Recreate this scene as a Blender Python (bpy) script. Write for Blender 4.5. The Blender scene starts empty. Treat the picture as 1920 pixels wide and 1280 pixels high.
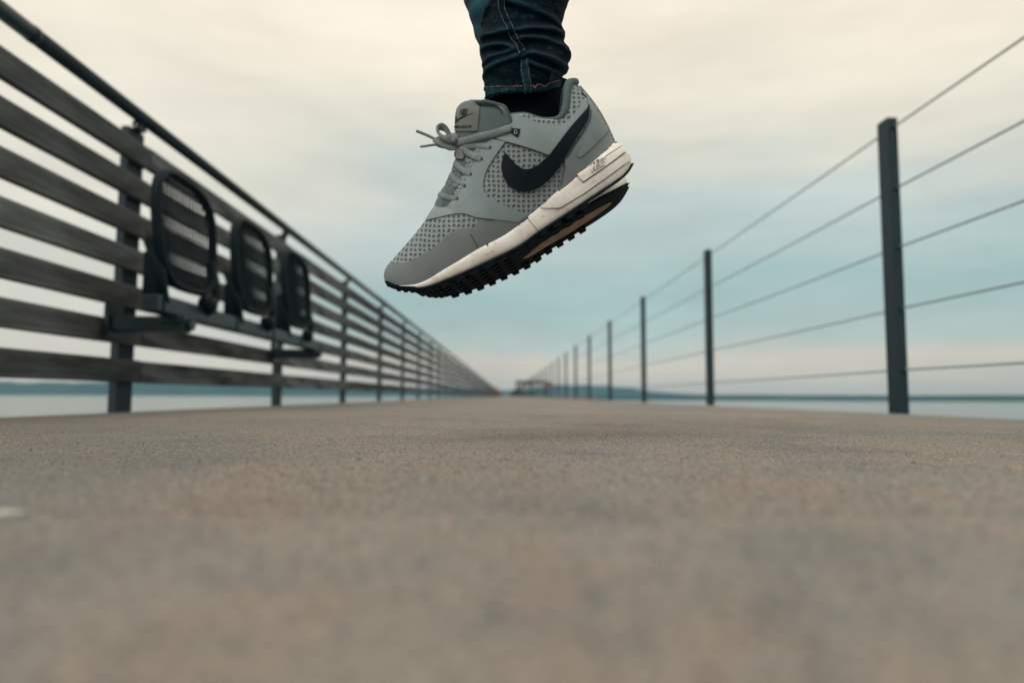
import bpy, bmesh, math, random
from mathutils import Vector, Matrix, noise
from mathutils.bvhtree import BVHTree
random.seed(7)
PI = math.pi
SC = bpy.context.scene

# ------------------------------------------------------------------ camera
H = 0.0665
PITCH, YAW, ROLL = math.atan(102/1280), -12/1280, math.radians(0.2)
CAM = Vector((0, 0, H))
ROT = (Matrix.Rotation(YAW, 3, 'Z') @ Matrix.Rotation(PI/2+PITCH, 3, 'X') @ Matrix.Rotation(ROLL, 3, 'Z'))
cd = bpy.data.cameras.new('camera'); cam = bpy.data.objects.new('camera', cd)
SC.collection.objects.link(cam); SC.camera = cam
cam.matrix_world = Matrix.Translation(CAM) @ ROT.to_4x4()
cd.lens = 24; cd.sensor_width = 36; cd.clip_start = 0.01; cd.clip_end = 20000
cd.dof.use_dof = True; cd.dof.focus_distance = 0.79; cd.dof.aperture_fstop = 2.9; cd.dof.aperture_blades = 7

# ------------------------------------------------------------------ world
SUN_EL, SUN_AZ = math.radians(42), math.radians(-38)      # soft light from the upper left, behind the camera
w = bpy.data.worlds.new('World'); SC.world = w; w.use_nodes = True
nt = w.node_tree; N = nt.nodes; L = nt.links; N.clear()
def nd(t, **k):
    n = N.new(t)
    for a, b in k.items(): setattr(n, a, b)
    return n
def wm(op, a, b=None, c=None):
    n = nd('ShaderNodeMath', operation=op)
    for i, v in enumerate((a, b, c)):
        if v is None: continue
        if isinstance(v, (int, float)): n.inputs[i].default_value = v
        else: L.new(v, n.inputs[i])
    return n.outputs[0]
def s2l(hx):
    out = []
    for i in (0, 2, 4):
        v = int(hx[i:i+2], 16)/255
        out.append(v/12.92 if v <= .04045 else ((v+.055)/1.055)**2.4)
    return (*out, 1)
tc = nd('ShaderNodeTexCoord'); sx = nd('ShaderNodeSeparateXYZ'); L.new(tc.outputs['Generated'], sx.inputs[0])
def wnoise(sc, det, zs, rough=.5, off=0):
    mp = nd('ShaderNodeMapping'); mp.inputs['Scale'].default_value = (1, 1, zs); mp.inputs['Location'].default_value = (off, off*.7, off*.3)
    L.new(tc.outputs['Generated'], mp.inputs[0])
    n = nd('ShaderNodeTexNoise'); n.inputs['Scale'].default_value = sc; n.inputs['Detail'].default_value = det; n.inputs['Roughness'].default_value = rough
    L.new(mp.outputs[0], n.inputs[0]); return n.outputs[0]
n1 = wnoise(1.7, 4, 3.2, .5, 1.3); n2 = wnoise(3.2, 5, 7, .55, 4.1)
z = sx.outputs['Z']
zz = wm('ADD', z, wm('MULTIPLY', wm('SUBTRACT', n1, .5), wm('MINIMUM', wm('MULTIPLY', wm('ABSOLUTE', z), .9), .30)))
zz = wm('ADD', zz, wm('MULTIPLY', wm('SUBTRACT', n2, .5), wm('MINIMUM', wm('MULTIPLY', wm('ABSOLUTE', z), .6), .10)))
def ramp(fac, stops):
    r = nd('ShaderNodeValToRGB'); e = r.color_ramp.elements
    while len(e) < len(stops): e.new(.5)
    for k, (p, c) in zip(e, stops): k.position = p; k.color = s2l(c)
    L.new(fac, r.inputs[0]); return r.outputs[0]
cool = ramp(zz, [(0, 'b4b4af'), (.03, 'c2bfb8'), (.052, 'cbc6bb'), (.075, 'b3c2be'), (.105, 'a6bcbb'), (.145, 'a2bdbd'), (.19, 'b0c5c4'),
                 (.245, 'bdcbc9'), (.295, 'cdd2c9'), (.345, 'dddbcd'), (.41, 'ece5d4'), (.48, 'f6ecda'), (.72, 'fcf0de')])
warm = ramp(zz, [(0, 'bfc3bd'), (.04, 'ccc8be'), (.10, 'd0d0c5'), (.22, 'dad9cd'), (.33, 'e6e1d2'), (.45, 'f0e8d7'), (.60, 'fbefdd')])
mr = nd('ShaderNodeMapRange', interpolation_type='SMOOTHSTEP'); mr.inputs['From Min'].default_value = -.12; mr.inputs['From Max'].default_value = -.52
L.new(sx.outputs['X'], mr.inputs[0])
mx = nd('ShaderNodeMix', data_type='RGBA'); L.new(mr.outputs[0], mx.inputs[0]); L.new(cool, mx.inputs[6]); L.new(warm, mx.inputs[7])
n3 = wnoise(3.4, 7, 4.2, .58, 7.7)
br = wm('ADD', wm('MULTIPLY', wm('SUBTRACT', n3, .5), .44), 1.0)
vm = nd('ShaderNodeVectorMath', operation='SCALE'); L.new(mx.outputs[2], vm.inputs[0]); L.new(br, vm.inputs[3])
sky = nd('ShaderNodeTexSky', sky_type='NISHITA'); sky.sun_disc = False; sky.sun_elevation = SUN_EL; sky.sun_rotation = PI+SUN_AZ*-1
b1 = nd('ShaderNodeBackground'); L.new(sky.outputs[0], b1.inputs[0]); b1.inputs[1].default_value = .05
b2 = nd('ShaderNodeBackground'); L.new(vm.outputs[0], b2.inputs[0]); b2.inputs[1].default_value = 1.07
ms = nd('ShaderNodeMixShader'); ms.inputs[0].default_value = .96          # thick overcast over the blue sky
L.new(b1.outputs[0], ms.inputs[1]); L.new(b2.outputs[0], ms.inputs[2])
wo = nd('ShaderNodeOutputWorld'); L.new(ms.outputs[0], wo.inputs[0])

sd = bpy.data.lights.new('sun', 'SUN'); sd.energy = 1.9; sd.angle = math.radians(48); sd.color = (1, .96, .9)
sun = bpy.data.objects.new('sun', sd); SC.collection.objects.link(sun)
sdir = Vector((math.sin(SUN_AZ)*math.cos(SUN_EL), -math.cos(SUN_AZ)*math.cos(SUN_EL), math.sin(SUN_EL)))
sun.rotation_euler = sdir.to_track_quat('Z', 'Y').to_euler(); sun.location = (-3, -4, 6)

SC.view_settings.view_transform = 'Standard'; SC.view_settings.look = 'None'
SC.view_settings.exposure = 0; SC.view_settings.gamma = 1; SC.view_settings.use_curve_mapping = False
SC.render.engine = 'CYCLES'; SC.cycles.use_denoising = True
SC.cycles.max_bounces = 5; SC.cycles.diffuse_bounces = 3; SC.cycles.glossy_bounces = 2

# ------------------------------------------------------------------ materials
def mat(name, col, rough=.7, metal=0, var=0., vscale=20, vdetail=4, col2=None, vstretch=(1, 1, 1), bump=0., bscale=200, bdist=.001,
        bstretch=(1, 1, 1), spec=.5, sheen=0, lo=.35, hi=.65):
    m = bpy.data.materials.new(name); m.use_nodes = True; t = m.node_tree; p = t.nodes['Principled BSDF']
    p.inputs['Base Color'].default_value = (*col, 1); p.inputs['Roughness'].default_value = rough; p.inputs['Metallic'].default_value = metal
    p.inputs['Specular IOR Level'].default_value = spec; p.inputs['Sheen Weight'].default_value = sheen
    co = t.nodes.new('ShaderNodeTexCoord')
    def nz(sc, st, det):
        mp = t.nodes.new('ShaderNodeMapping'); mp.inputs['Scale'].default_value = st; t.links.new(co.outputs['Object'], mp.inputs[0])
        n = t.nodes.new('ShaderNodeTexNoise'); n.inputs['Scale'].default_value = sc; n.inputs['Detail'].default_value = det
        t.links.new(mp.outputs[0], n.inputs[0]); return n.outputs[0]
    if col2 or var:
        c2 = col2 or tuple(c*(1-var) for c in col)
        r = t.nodes.new('ShaderNodeMapRange'); r.inputs['From Min'].default_value = lo; r.inputs['From Max'].default_value = hi
        t.links.new(nz(vscale, vstretch, vdetail), r.inputs[0])
        x = t.nodes.new('ShaderNodeMix'); x.data_type = 'RGBA'; x.inputs[6].default_value = (*col, 1); x.inputs[7].default_value = (*c2, 1)
        t.links.new(r.outputs[0], x.inputs[0]); t.links.new(x.outputs[2], p.inputs['Base Color']); m['mix'] = x.name
    if bump:
        b = t.nodes.new('ShaderNodeBump'); b.inputs['Strength'].default_value = bump; b.inputs['Distance'].default_value = bdist
        t.links.new(nz(bscale, bstretch, 3), b.inputs['Height']); t.links.new(b.outputs[0], p.inputs['Normal'])
    return m
class NB:                                            # tiny node helper for hand-made materials
    def __init__(s, m): s.t = m.node_tree; s.p = s.t.nodes['Principled BSDF']; s.co = s.t.nodes.new('ShaderNodeTexCoord').outputs['Object']
    def n(s, ty, **k):
        o = s.t.nodes.new(ty)
        for a, b in k.items(): setattr(o, a, b)
        return o
    def l(s, a, b): s.t.links.new(a, b)
    def m(s, op, a, b=None, c=None):
        o = s.n('ShaderNodeMath', operation=op)
        for i, v in enumerate((a, b, c)):
            if v is None: continue
            if isinstance(v, (int, float)): o.inputs[i].default_value = v
            else: s.l(v, o.inputs[i])
        return o.outputs[0]
    def noise(s, sc, det=3, st=(1, 1, 1), out=0, rough=.5, co=None):
        mp = s.n('ShaderNodeMapping'); mp.inputs['Scale'].default_value = st; s.l(co or s.co, mp.inputs[0])
        o = s.n('ShaderNodeTexNoise'); o.inputs['Scale'].default_value = sc; o.inputs['Detail'].default_value = det; o.inputs['Roughness'].default_value = rough
        s.l(mp.outputs[0], o.inputs[0]); return o.outputs[out]
    def mix(s, f, a, b):
        o = s.n('ShaderNodeMix', data_type='RGBA')
        for i, v in ((0, f), (6, a), (7, b)):
            if isinstance(v, tuple): o.inputs[i].default_value = (*v, 1)
            elif isinstance(v, (int, float)): o.inputs[i].default_value = v
            else: s.l(v, o.inputs[i])
        return o.outputs[2]
    def rng(s, v, a, b, c=0, d=1):
        o = s.n('ShaderNodeMapRange')
        for i, q in enumerate((a, b, c, d)): o.inputs[i+1].default_value = q
        s.l(v, o.inputs[0]); return o.outputs[0]
    def bump(s, hgt, st, dist, nrm=None):
        o = s.n('ShaderNodeBump'); o.inputs['Strength'].default_value = st; o.inputs['Distance'].default_value = dist
        s.l(hgt, o.inputs['Height'])
        if nrm: s.l(nrm, o.inputs['Normal'])
        return o.outputs[0]

M = {}
M['steel'] = mat('dark_painted_steel', (.006, .026, .036), .42, .0, .35, 9, spec=.45, bump=.25, bscale=350, bdist=.0006)
M['seat'] = mat('dark_seat_steel', (.003, .013, .019), .6, .0, .2, 9, spec=.15)
M['post'] = mat('weathered_steel', (.010, .033, .045), .6, .0, .5, 14, spec=.25, col2=(.019, .028, .034), bump=.3, bscale=120, bdist=.001)
M['cable'] = mat('steel_cable', (.26, .34, .37), .5, .3)
M['black'] = mat('black_rubber_fitting', (.01, .012, .014), .6)
# weathered board: long grain, fine grooves, dark stains
m = mat('weathered_wood', (.1, .1, .1), .85, spec=.2); nb = NB(m)
g = nb.noise(60, 5, (1, .03, 1)); s1 = nb.noise(3.5, 4, (1, .6, 3)); oi = nb.n('ShaderNodeObjectInfo')
c = nb.mix(nb.rng(g, .3, .7), (.082, .094, .102), (.182, .198, .204)); c = nb.mix(nb.rng(s1, .42, .68), c, (.022, .027, .031))
hv = nb.n('ShaderNodeHueSaturation'); nb.l(c, hv.inputs['Color']); nb.l(nb.rng(oi.outputs['Random'], 0, 1, .75, 1.55), hv.inputs['Value'])
nb.l(hv.outputs[0], nb.p.inputs['Base Color'])
sp = nb.n('ShaderNodeSeparateXYZ'); nb.l(nb.co, sp.inputs[0])
wv = nb.m('SINE', nb.m('MULTIPLY', sp.outputs['Z'], 2*PI/.0085))
nb.l(nb.bump(g, .5, .001, nb.bump(wv, .8, .0016)), nb.p.inputs['Normal']); M['wood'] = m
# pier deck: fine gritty concrete, warm and cool patches, damp stains
m = mat('gritty_deck_concrete', (.25, .25, .25), .85, spec=.3); nb = NB(m)
big = nb.noise(1.6, 4, (1, .5, 1)); mid = nb.noise(9, 5, (1, .8, 1)); fin = nb.noise(420, 3); fin2 = nb.noise(900, 2)
vo = nb.n('ShaderNodeTexVoronoi'); vo.inputs['Scale'].default_value = 620; nb.l(nb.co, vo.inputs[0])
vs = nb.n('ShaderNodeSeparateColor'); nb.l(vo.outputs['Color'], vs.inputs[0])
c = nb.mix(nb.rng(big, .40, .60), (.224, .200, .174), (.142, .156, .154))
ctr = nb.n('ShaderNodeSeparateXYZ'); nb.l(nb.co, ctr.inputs[0]); dc = nb.m('ABSOLUTE', nb.m('SUBTRACT', nb.m('ADD', ctr.outputs[0], nb.m('MULTIPLY', nb.m('SUBTRACT', nb.noise(3, 3), .5), .5)), .09))
c = nb.mix(nb.rng(dc, .05, .32, .75, 0), c, (.212, .204, .188))
c = nb.mix(nb.rng(mid, .44, .66, 0, .75), c, (.218, .178, .146))
c = nb.mix(nb.rng(nb.noise(30, 4), .5, .78), c, (.165, .175, .178))
c = nb.mix(nb.rng(nb.noise(4.5, 3, (1, 1, 1)), .51, .64, 0, .8), c, (.128, .138, .138))
gr = nb.n('ShaderNodeHueSaturation'); nb.l(c, gr.inputs['Color']); nb.l(nb.rng(vs.outputs[0], 0, 1, .72, 1.36), gr.inputs['Value'])
c = nb.mix(nb.rng(vs.outputs[1], .93, .96), gr.outputs[0], (.40, .30, .22))
c = nb.mix(nb.rng(vs.outputs[2], .90, .94), c, (.05, .055, .06))
sx_ = nb.n('ShaderNodeSeparateXYZ'); nb.l(nb.co, sx_.inputs[0])
dx = nb.m('ABSOLUTE', nb.m('SUBTRACT', nb.m('ADD', sx_.outputs[0], nb.m('MULTIPLY', nb.m('SUBTRACT', nb.noise(7, 3), .5), .03)), .012))
c = nb.mix(nb.rng(dx, 0, .014, .22, 0), c, (.22, .17, .125))          # faint rusty streak along the middle
nb.l(c, nb.p.inputs['Base Color'])
nb.l(nb.bump(fin, .9, .0014, nb.bump(mid, .5, .004)), nb.p.inputs['Normal']); M['deck'] = m
M['water'] = mat('lake_water', (.035, .06, .065), .10); nb = NB(M['water'])
nb.l(nb.bump(nb.noise(.9, 5, (1, .5, 1)), .55, .25, nb.bump(nb.noise(.12, 3), .5, .6)), nb.p.inputs['Normal'])
M['hill'] = mat('wooded_hillside', (.010, .058, .085), .95, var=.0, col2=(.022, .085, .105), vscale=.012, vdetail=6, bump=.4, bscale=.05, bdist=5, spec=.1)
M['dark'] = mat('dark_painted_timber', (.045, .05, .055), .7, var=.3, vscale=2)
M['orange'] = mat('orange_plastic', (.42, .20, .09), .5, var=.2, vscale=4)
M['red'] = mat('red_ring_plastic', (.33, .05, .04), .5, var=.1); M['white'] = mat('white_ring_plastic', (.5, .49, .48), .5, var=.1)
M['fleck'] = mat('white_paint', (.48, .47, .43), .7, var=.3, vscale=300)
M['pebble'] = mat('loose_grit', (.27, .24, .21), .85); nb = NB(M['pebble']); oi = nb.n('ShaderNodeNewGeometry')
rp = nb.n('ShaderNodeValToRGB'); e = rp.color_ramp.elements
while len(e) < 5: e.new(.5)
for q, (ps, cc) in zip(e, [(0, (.055, .055, .058)), (.3, (.17, .16, .145)), (.7, (.27, .25, .22)), (.93, (.31, .22, .17)), (1, (.42, .39, .35))]): q.position = ps; q.color = (*cc, 1)
nb.l(oi.outputs['Random Per Island'], rp.inputs[0]); nb.l(rp.outputs[0], nb.p.inputs['Base Color'])
# shoe
def suede(name, col, dirt=True):
    m = mat(name, col, .88, spec=.25, sheen=.25); nb = NB(m)
    a = nb.noise(28, 5); b = nb.noise(1400, 2)
    c = nb.mix(nb.rng(a, .35, .7), col, tuple(q*.84 for q in col))
    c = nb.mix(nb.rng(b, .3, .75, 0, .35), c, tuple(q*.55 for q in col))
    if dirt:
        d = nb.noise(75, 4, (1, 1, 2)); c = nb.mix(nb.rng(d, .60, .80, 0, .45), c, (.16, .13, .11))
    nb.l(c, nb.p.inputs['Base Color']); nb.l(nb.bump(b, .35, .0004), nb.p.inputs['Normal']); return m
M['suede'] = suede('grey_suede', (.228, .284, .296))
M['suede2'] = suede('grey_toe_suede', (.176, .204, .214))
M['panel'] = suede('smooth_grey_panel', (.246, .304, .315), False)
M['heel'] = suede('grey_heel_suede', (.195, .236, .250))
M['window'] = mat('rubbery_heel_window', (.175, .215, .225), .5, var=.1, vscale=60)
m = mat('knit_mesh', (.2, .2, .2), .85, spec=.2); nb = NB(m)
sp = nb.n('ShaderNodeSeparateXYZ'); nb.l(nb.co, sp.inputs[0])
jit = nb.m('ADD', nb.noise(230, 3), nb.m('MULTIPLY', nb.noise(38, 2), 2.2))
def sw(o, per, ph=0, j=.0): return nb.m('SINE', nb.m('ADD', nb.m('MULTIPLY', o, 2*PI/per), nb.m('MULTIPLY', jit, j)))
RU = nb.m('SUBTRACT', nb.m('MULTIPLY', sp.outputs['X'], .883), nb.m('MULTIPLY', sp.outputs['Z'], .469))
RV = nb.m('ADD', nb.m('MULTIPLY', sp.outputs['X'], .469), nb.m('MULTIPLY', sp.outputs['Z'], .883))
hx = sw(RU, .0052, j=2.6); hz = sw(RV, .0050, j=3.0)
hole = nb.m('MULTIPLY', nb.m('ADD', hx, 1), nb.m('ADD', hz, 1))             # 0..4
fx = sw(RU, .00155, j=1.2)
fib = nb.m('MULTIPLY', nb.m('ADD', fx, 1), .5); crs = nb.noise(420, 2)
hm2 = nb.rng(nb.m('ADD', hole, nb.m('MULTIPLY', nb.m('SUBTRACT', crs, .5), 2.5)), .3, 2.6)
dk = nb.mix(fib, (.055, .068, .076), (.135, .160, .170)); lt = nb.mix(fib, (.205, .245, .255), (.37, .42, .43))
c = nb.mix(hm2, lt, dk)
nb.l(c, nb.p.inputs['Base Color'])
nb.l(nb.bump(nb.m('SUBTRACT', fib, nb.m('MULTIPLY', nb.rng(hole, 1.0, 3), 1.6)), .8, .0009), nb.p.inputs['Normal']); M['mesh'] = m
m = mat('ribbed_tongue_fabric', (.13, .18, .19), .85); nb = NB(m)
sp = nb.n('ShaderNodeSeparateXYZ'); nb.l(nb.co, sp.inputs[0])
rb = nb.m('SINE', nb.m('MULTIPLY', nb.m('ADD', sp.outputs['X'], nb.m('MULTIPLY', sp.outputs['Z'], .25)), 2*PI/.0021))
nb.l(nb.mix(nb.m('MULTIPLY', nb.m('ADD', rb, 1), .5), (.105, .150, .160), (.175, .225, .23)), nb.p.inputs['Base Color'])
nb.l(nb.bump(rb, .7, .0006), nb.p.inputs['Normal']); M['tongue'] = m
M['lining'] = mat('collar_lining', (.070, .110, .120), .85, var=.3, vscale=400, bump=.5, bscale=900, bdist=.0005)
M['lace'] = mat('grey_woven_lace', (.235, .285, .295), .85, var=.50, vscale=900, bump=.8, bscale=1100, bdist=.0007)
M['navy'] = mat('navy_logo_leather', (.003, .008, .014), .55, spec=.12, var=.2, vscale=80, bump=.12, bscale=700, bdist=.0003)
M['ink'] = mat('navy_print', (.008, .016, .022), .7); M['label'] = mat('grey_label', (.175, .19, .185), .75, var=.15, vscale=90)
M['rivet'] = mat('pale_print', (.45, .47, .46), .6)
m = mat('worn_white_foam', (.66, .61, .55), .62); nb = NB(m)
c = nb.mix(nb.rng(nb.noise(40, 5), .40, .72), (.80, .775, .735), (.66, .60, .54))
c = nb.mix(nb.rng(nb.noise(150, 5, (1, 1, 1.5)), .58, .78, 0, .55), c, (.30, .20, .15))
nb.l(c, nb.p.inputs['Base Color']); nb.l(nb.bump(nb.noise(300, 3), .2, .0005), nb.p.inputs['Normal']); M['foam'] = m
M['groove'] = mat('groove_and_shadow_brown', (.13, .085, .065), .9)  # brown for groove lines and the shadow painted behind the embossed letters
M['sole'] = mat('black_outsole_rubber', (.002, .006, .010), .8, spec=.10, var=.3, vscale=120, bump=.5, bscale=500, bdist=.0006, col2=(.009, .015, .020))
M['tan'] = mat('dusty_gum_rubber', (.33, .215, .16), .75, var=.35, vscale=70, bump=.3, bscale=300)
def denim(name, a, b):
    m = mat(name, a, .9, spec=.06, sheen=.02); nb = NB(m)
    st = nb.noise(900, 3, (1, 1, .12)); bl = nb.noise(34, 4); sp2 = nb.noise(1700, 1)
    c = nb.mix(nb.rng(bl, .40, .72), a, b); c = nb.mix(nb.rng(st, .55, .75, 0, .55), c, tuple(min(1, q*2.6+.008) for q in b))
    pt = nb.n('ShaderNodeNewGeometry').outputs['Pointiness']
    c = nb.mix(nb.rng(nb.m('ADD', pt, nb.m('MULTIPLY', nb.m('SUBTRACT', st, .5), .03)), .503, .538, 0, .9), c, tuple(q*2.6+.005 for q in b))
    c = nb.mix(nb.rng(sp2, .66, .8, 0, .5), c, tuple(q*4+.02 for q in b))
    nb.l(c, nb.p.inputs['Base Color']); nb.l(nb.bump(st, .5, .0007), nb.p.inputs['Normal']); return m
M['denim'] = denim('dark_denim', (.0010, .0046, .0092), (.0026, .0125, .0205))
M['denim2'] = denim('worn_hem_lit_leg_denim', (.0040, .021, .032), (.012, .043, .060))  # real wear on the hem, painted-in light on the far leg
M['thread'] = mat('tan_thread', (.20, .125, .08), .8); M['thread2'] = mat('pale_thread', (.15, .18, .19), .8)
m = mat('ribbed_black_sock', (.006, .008, .012), .95, spec=.1); nb = NB(m)
sp = nb.n('ShaderNodeSeparateXYZ'); nb.l(nb.co, sp.inputs[0])
rb = nb.m('SINE', nb.m('MULTIPLY', sp.outputs['X'], 2*PI/.0030))
nb.l(nb.mix(nb.m('MULTIPLY', nb.m('ADD', rb, 1), .5), (.002, .003, .006), (.008, .012, .020)), nb.p.inputs['Base Color']); nb.l(nb.bump(rb, .8, .0008), nb.p.inputs['Normal']); M['sock'] = m

# ------------------------------------------------------------------ object helpers
def link(o): SC.collection.objects.link(o); return o
def tag(o, label=None, cat=None, group=None, kind=None):
    for k, v in (('label', label), ('category', cat), ('group', group), ('kind', kind)):
        if v: o[k] = v
    return o
def empty(name, loc): o = link(bpy.data.objects.new(name, None)); o.location = loc; o.empty_display_size = .05; return o
def mesh_of(name, bm, m, smooth=False):
    me = bpy.data.meshes.new(name); bm.to_mesh(me); bm.free(); me.materials.append(m)
    if smooth:
        for p in me.polygons: p.use_smooth = True
    return me
def place(name, me, parent=None, loc=(0, 0, 0), rot=None):
    o = link(bpy.data.objects.new(name, me)); o.location = loc
    if rot: o.rotation_euler = rot
    if parent: o.parent = parent
    return o
def wobj(name, bm, m, parent=None, smooth=False, origin=None):
    """mesh whose vertices are given in world space; parent is an object with a known world matrix"""
    if origin is None:
        origin = sum((v.co for v in bm.verts), Vector())/max(1, len(bm.verts))
    for v in bm.verts: v.co -= origin
    o = link(bpy.data.objects.new(name, mesh_of(name, bm, m, smooth)))
    mw = Matrix.Translation(origin)
    if parent: o.parent = parent; o.matrix_parent_inverse = Matrix(); o.matrix_basis = WM[parent.name].inverted() @ mw
    else: o.matrix_world = mw
    WM[o.name] = mw
    return o
WM = {}
def box(bm, c, s, bev=0, rot=None):
    r = bmesh.ops.create_cube(bm, size=1)['verts']
    bmesh.ops.scale(bm, vec=s, verts=r)
    if bev:
        ed = list({e for v in r for e in v.link_edges})
        q = bmesh.ops.bevel(bm, geom=ed, offset=bev, segments=2, affect='EDGES', profile=.6)
        r = list({v for f in q['faces'] for v in f.verts} | {v for v in r if v.is_valid})
    if rot is not None: bmesh.ops.rotate(bm, cent=(0, 0, 0), matrix=rot, verts=r)
    bmesh.ops.translate(bm, vec=c, verts=r); return r
def frames(pts, closed=False):
    n = len(pts); out = []
    up = None
    for i in range(n):
        a = pts[(i-1) % n] if (closed or i > 0) else pts[i]; b = pts[(i+1) % n] if (closed or i < n-1) else pts[i]
        t = (b-a).normalized()
        if up is None:
            up = Vector((0, 0, 1)) if abs(t.z) < .9 else Vector((1, 0, 0))
        s = t.cross(up).normalized(); up = s.cross(t).normalized(); out.append((t, s, up))
    return out
def tube(bm, pts, rad, seg=10, closed=False, cap=True, flat=None, normals=None):
    pts = [Vector(p) for p in pts]; fr = frames(pts, closed); rings = []
    for i, p in enumerate(pts):
        t, s, u = fr[i]
        if normals: u = (normals[i]-t*normals[i].dot(t)).normalized(); s = t.cross(u)
        r = rad[i] if isinstance(rad, (list, tuple)) else rad
        rs, ru = (flat if flat else (r, r))
        if isinstance(rad, (list, tuple)) and flat: rs, ru = flat[0]*rad[i], flat[1]*rad[i]
        rings.append([bm.verts.new(p + s*math.cos(2*PI*k/seg)*rs + u*math.sin(2*PI*k/seg)*ru) for k in range(seg)])
    n = len(rings)
    for i in range(n if closed else n-1):
        A, B = rings[i], rings[(i+1) % n]
        for k in range(seg): bm.faces.new((A[k], A[(k+1) % seg], B[(k+1) % seg], B[k]))
    if cap and not closed: bm.faces.new(rings[0][::-1]); bm.faces.new(rings[-1])
    return rings
def catmull(pts, per=8, closed=False, sharp=()):
    pts = [Vector(p) for p in pts]; n = len(pts); out = []
    for i in range(n if closed else n-1):
        p1, p2 = pts[i], pts[(i+1) % n]
        p0 = pts[(i-1) % n] if (closed or i > 0) else p1; p3 = pts[(i+2) % n] if (closed or i < n-2) else p2
        if i in sharp: p0 = p1
        if (i+1) % n in sharp: p3 = p2
        for k in range(per):
            t = k/per
            out.append(.5*((2*p1)+(p2-p0)*t+(2*p0-5*p1+4*p2-p3)*t*t+(3*p1-p0-3*p2+p3)*t**3))
    if not closed: out.append(pts[-1])
    return out
def lut(tab):
    """smooth interpolation through (s, value...) rows"""
    xs = [r[0] for r in tab]; dim = len(tab[0])-1; n = len(xs)
    sl = []
    for i in range(n):
        a, b = max(0, i-1), min(n-1, i+1)
        row = []
        for d in range(1, dim+1):
            g = (tab[b][d]-tab[a][d])/(xs[b]-xs[a])
            if 0 < i < n-1:
                g1 = (tab[i][d]-tab[i-1][d])/(xs[i]-xs[i-1]); g2 = (tab[i+1][d]-tab[i][d])/(xs[i+1]-xs[i])
                g = 0 if g1*g2 <= 0 else math.copysign(min(abs(g), 2.5*abs(g1), 2.5*abs(g2)), g1)
            row.append(g)
        sl.append(row)
    def f(x):
        x = min(max(x, xs[0]), xs[-1]); i = 0
        while i < n-2 and x > xs[i+1]: i += 1
        h = xs[i+1]-xs[i]; t = (x-xs[i])/h; out = []
        for d in range(dim):
            y0, y1, m0, m1 = tab[i][d+1], tab[i+1][d+1], sl[i][d]*h, sl[i+1][d]*h
            out.append((2*t**3-3*t*t+1)*y0+(t**3-2*t*t+t)*m0+(-2*t**3+3*t*t)*y1+(t**3-t*t)*m1)
        return out if dim > 1 else out[0]
    return f

# ================================================================== SETTING
bm = bmesh.new(); r = 6000
vs = [bm.verts.new(p) for p in ((-r, -400, -2.9), (r, -400, -2.9), (r, 5200, -2.9), (-r, 5200, -2.9))]; bm.faces.new(vs)
tag(place('water', mesh_of('water', bm, M['water'])), kind='structure', label='calm pale grey green lake water on both sides of the pier')
def crown(x): return .0145*max(0, 1-((x-.05)/1.5)**2)
bm = bmesh.new(); xs = [-1.44+3.02*i/40 for i in range(41)]; ends = []
for y in (-4, 238):
    ends.append([bm.verts.new((x, y, crown(x))) for x in xs]+[bm.verts.new((1.58, y, -.22)), bm.verts.new((-1.44, y, -.22))])
for i in range(43): bm.faces.new((ends[0][i], ends[0][(i+1) % 43], ends[1][(i+1) % 43], ends[1][i]))
bm.faces.new(ends[0]); bm.faces.new(ends[1][::-1]); bmesh.ops.recalc_face_normals(bm, faces=bm.faces)
tag(place('pier_deck', mesh_of('pier_deck', bm, M['deck'])), kind='structure', label='gritty grey brown concrete pier deck running to the horizon')
bm = bmesh.new(); box(bm, (5.1, 95, -.116), (7.02, 62, .22))
tag(place('pier_head', mesh_of('pier_head', bm, M['deck'])), kind='structure', label='wider platform beside the far part of the pier')
bm = bmesh.new()
for y in range(4, 240, 12):
    for x in (-1.0, 1.1): tube(bm, [(x, y, -.2), (x, y, -3.4)], .16, 12)
    box(bm, (.05, y, -.33), (2.7, .3, .22))
tag(place('pier_piles', mesh_of('pier_piles', bm, M['dark'])), kind='structure', label='dark round piles carrying the pier deck')

def hill(name, y0, pts, depth, label, step=25):
    """terrain ridge: pts = (x, height) along x, standing at distance y0"""
    f = lut(pts); bm = bmesh.new(); rows = []; x0, x1 = pts[0][0], pts[-1][0]; nx = int((x1-x0)/step); ny = 14
    for j in range(ny+1):
        v = j/ny; row = []
        for i in range(nx+1):
            x = x0+(x1-x0)*i/nx; hh = f(x)*math.sin(min(1, v*1.6)*PI/2)
            if v > .7: hh *= 1-(v-.7)*1.2
            k = noise.noise(Vector((x*.004, v*3, y0))) * .30 + noise.noise(Vector((x*.02, v*9, 3+y0)))*.14 + noise.noise(Vector((x*.07, v*20, 9)))*.10
            row.append(bm.verts.new((x, y0+depth*v+20*noise.noise(Vector((x*.01, v, 7))), -3.6+max(0, hh*(1+k)) + (2.5 if v > 0 else 0))))
        rows.append(row)
    for a, b in zip(rows, rows[1:]):
        for i in range(nx): bm.faces.new((a[i], a[i+1], b[i+1], b[i]))
    return tag(place(name, mesh_of(name, bm, M['hill'])), kind='structure', label=label)
hill('far_hill', 2600, [(-200, 20), (60, 24), (200, 44), (330, 50), (470, 46), (640, 26), (820, 12), (1000, 9), (2600, 9)], 700, 'low wooded blue green hill across the water right of the pier', 12)
hill('right_shore', 560, [(60, 0), (200, .9), (330, 2.0), (500, 3.6), (700, 3.4), (900, 4.2), (1500, 4.0)], 160, 'thin dark wooded shore far across the water on the right', 7)
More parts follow.
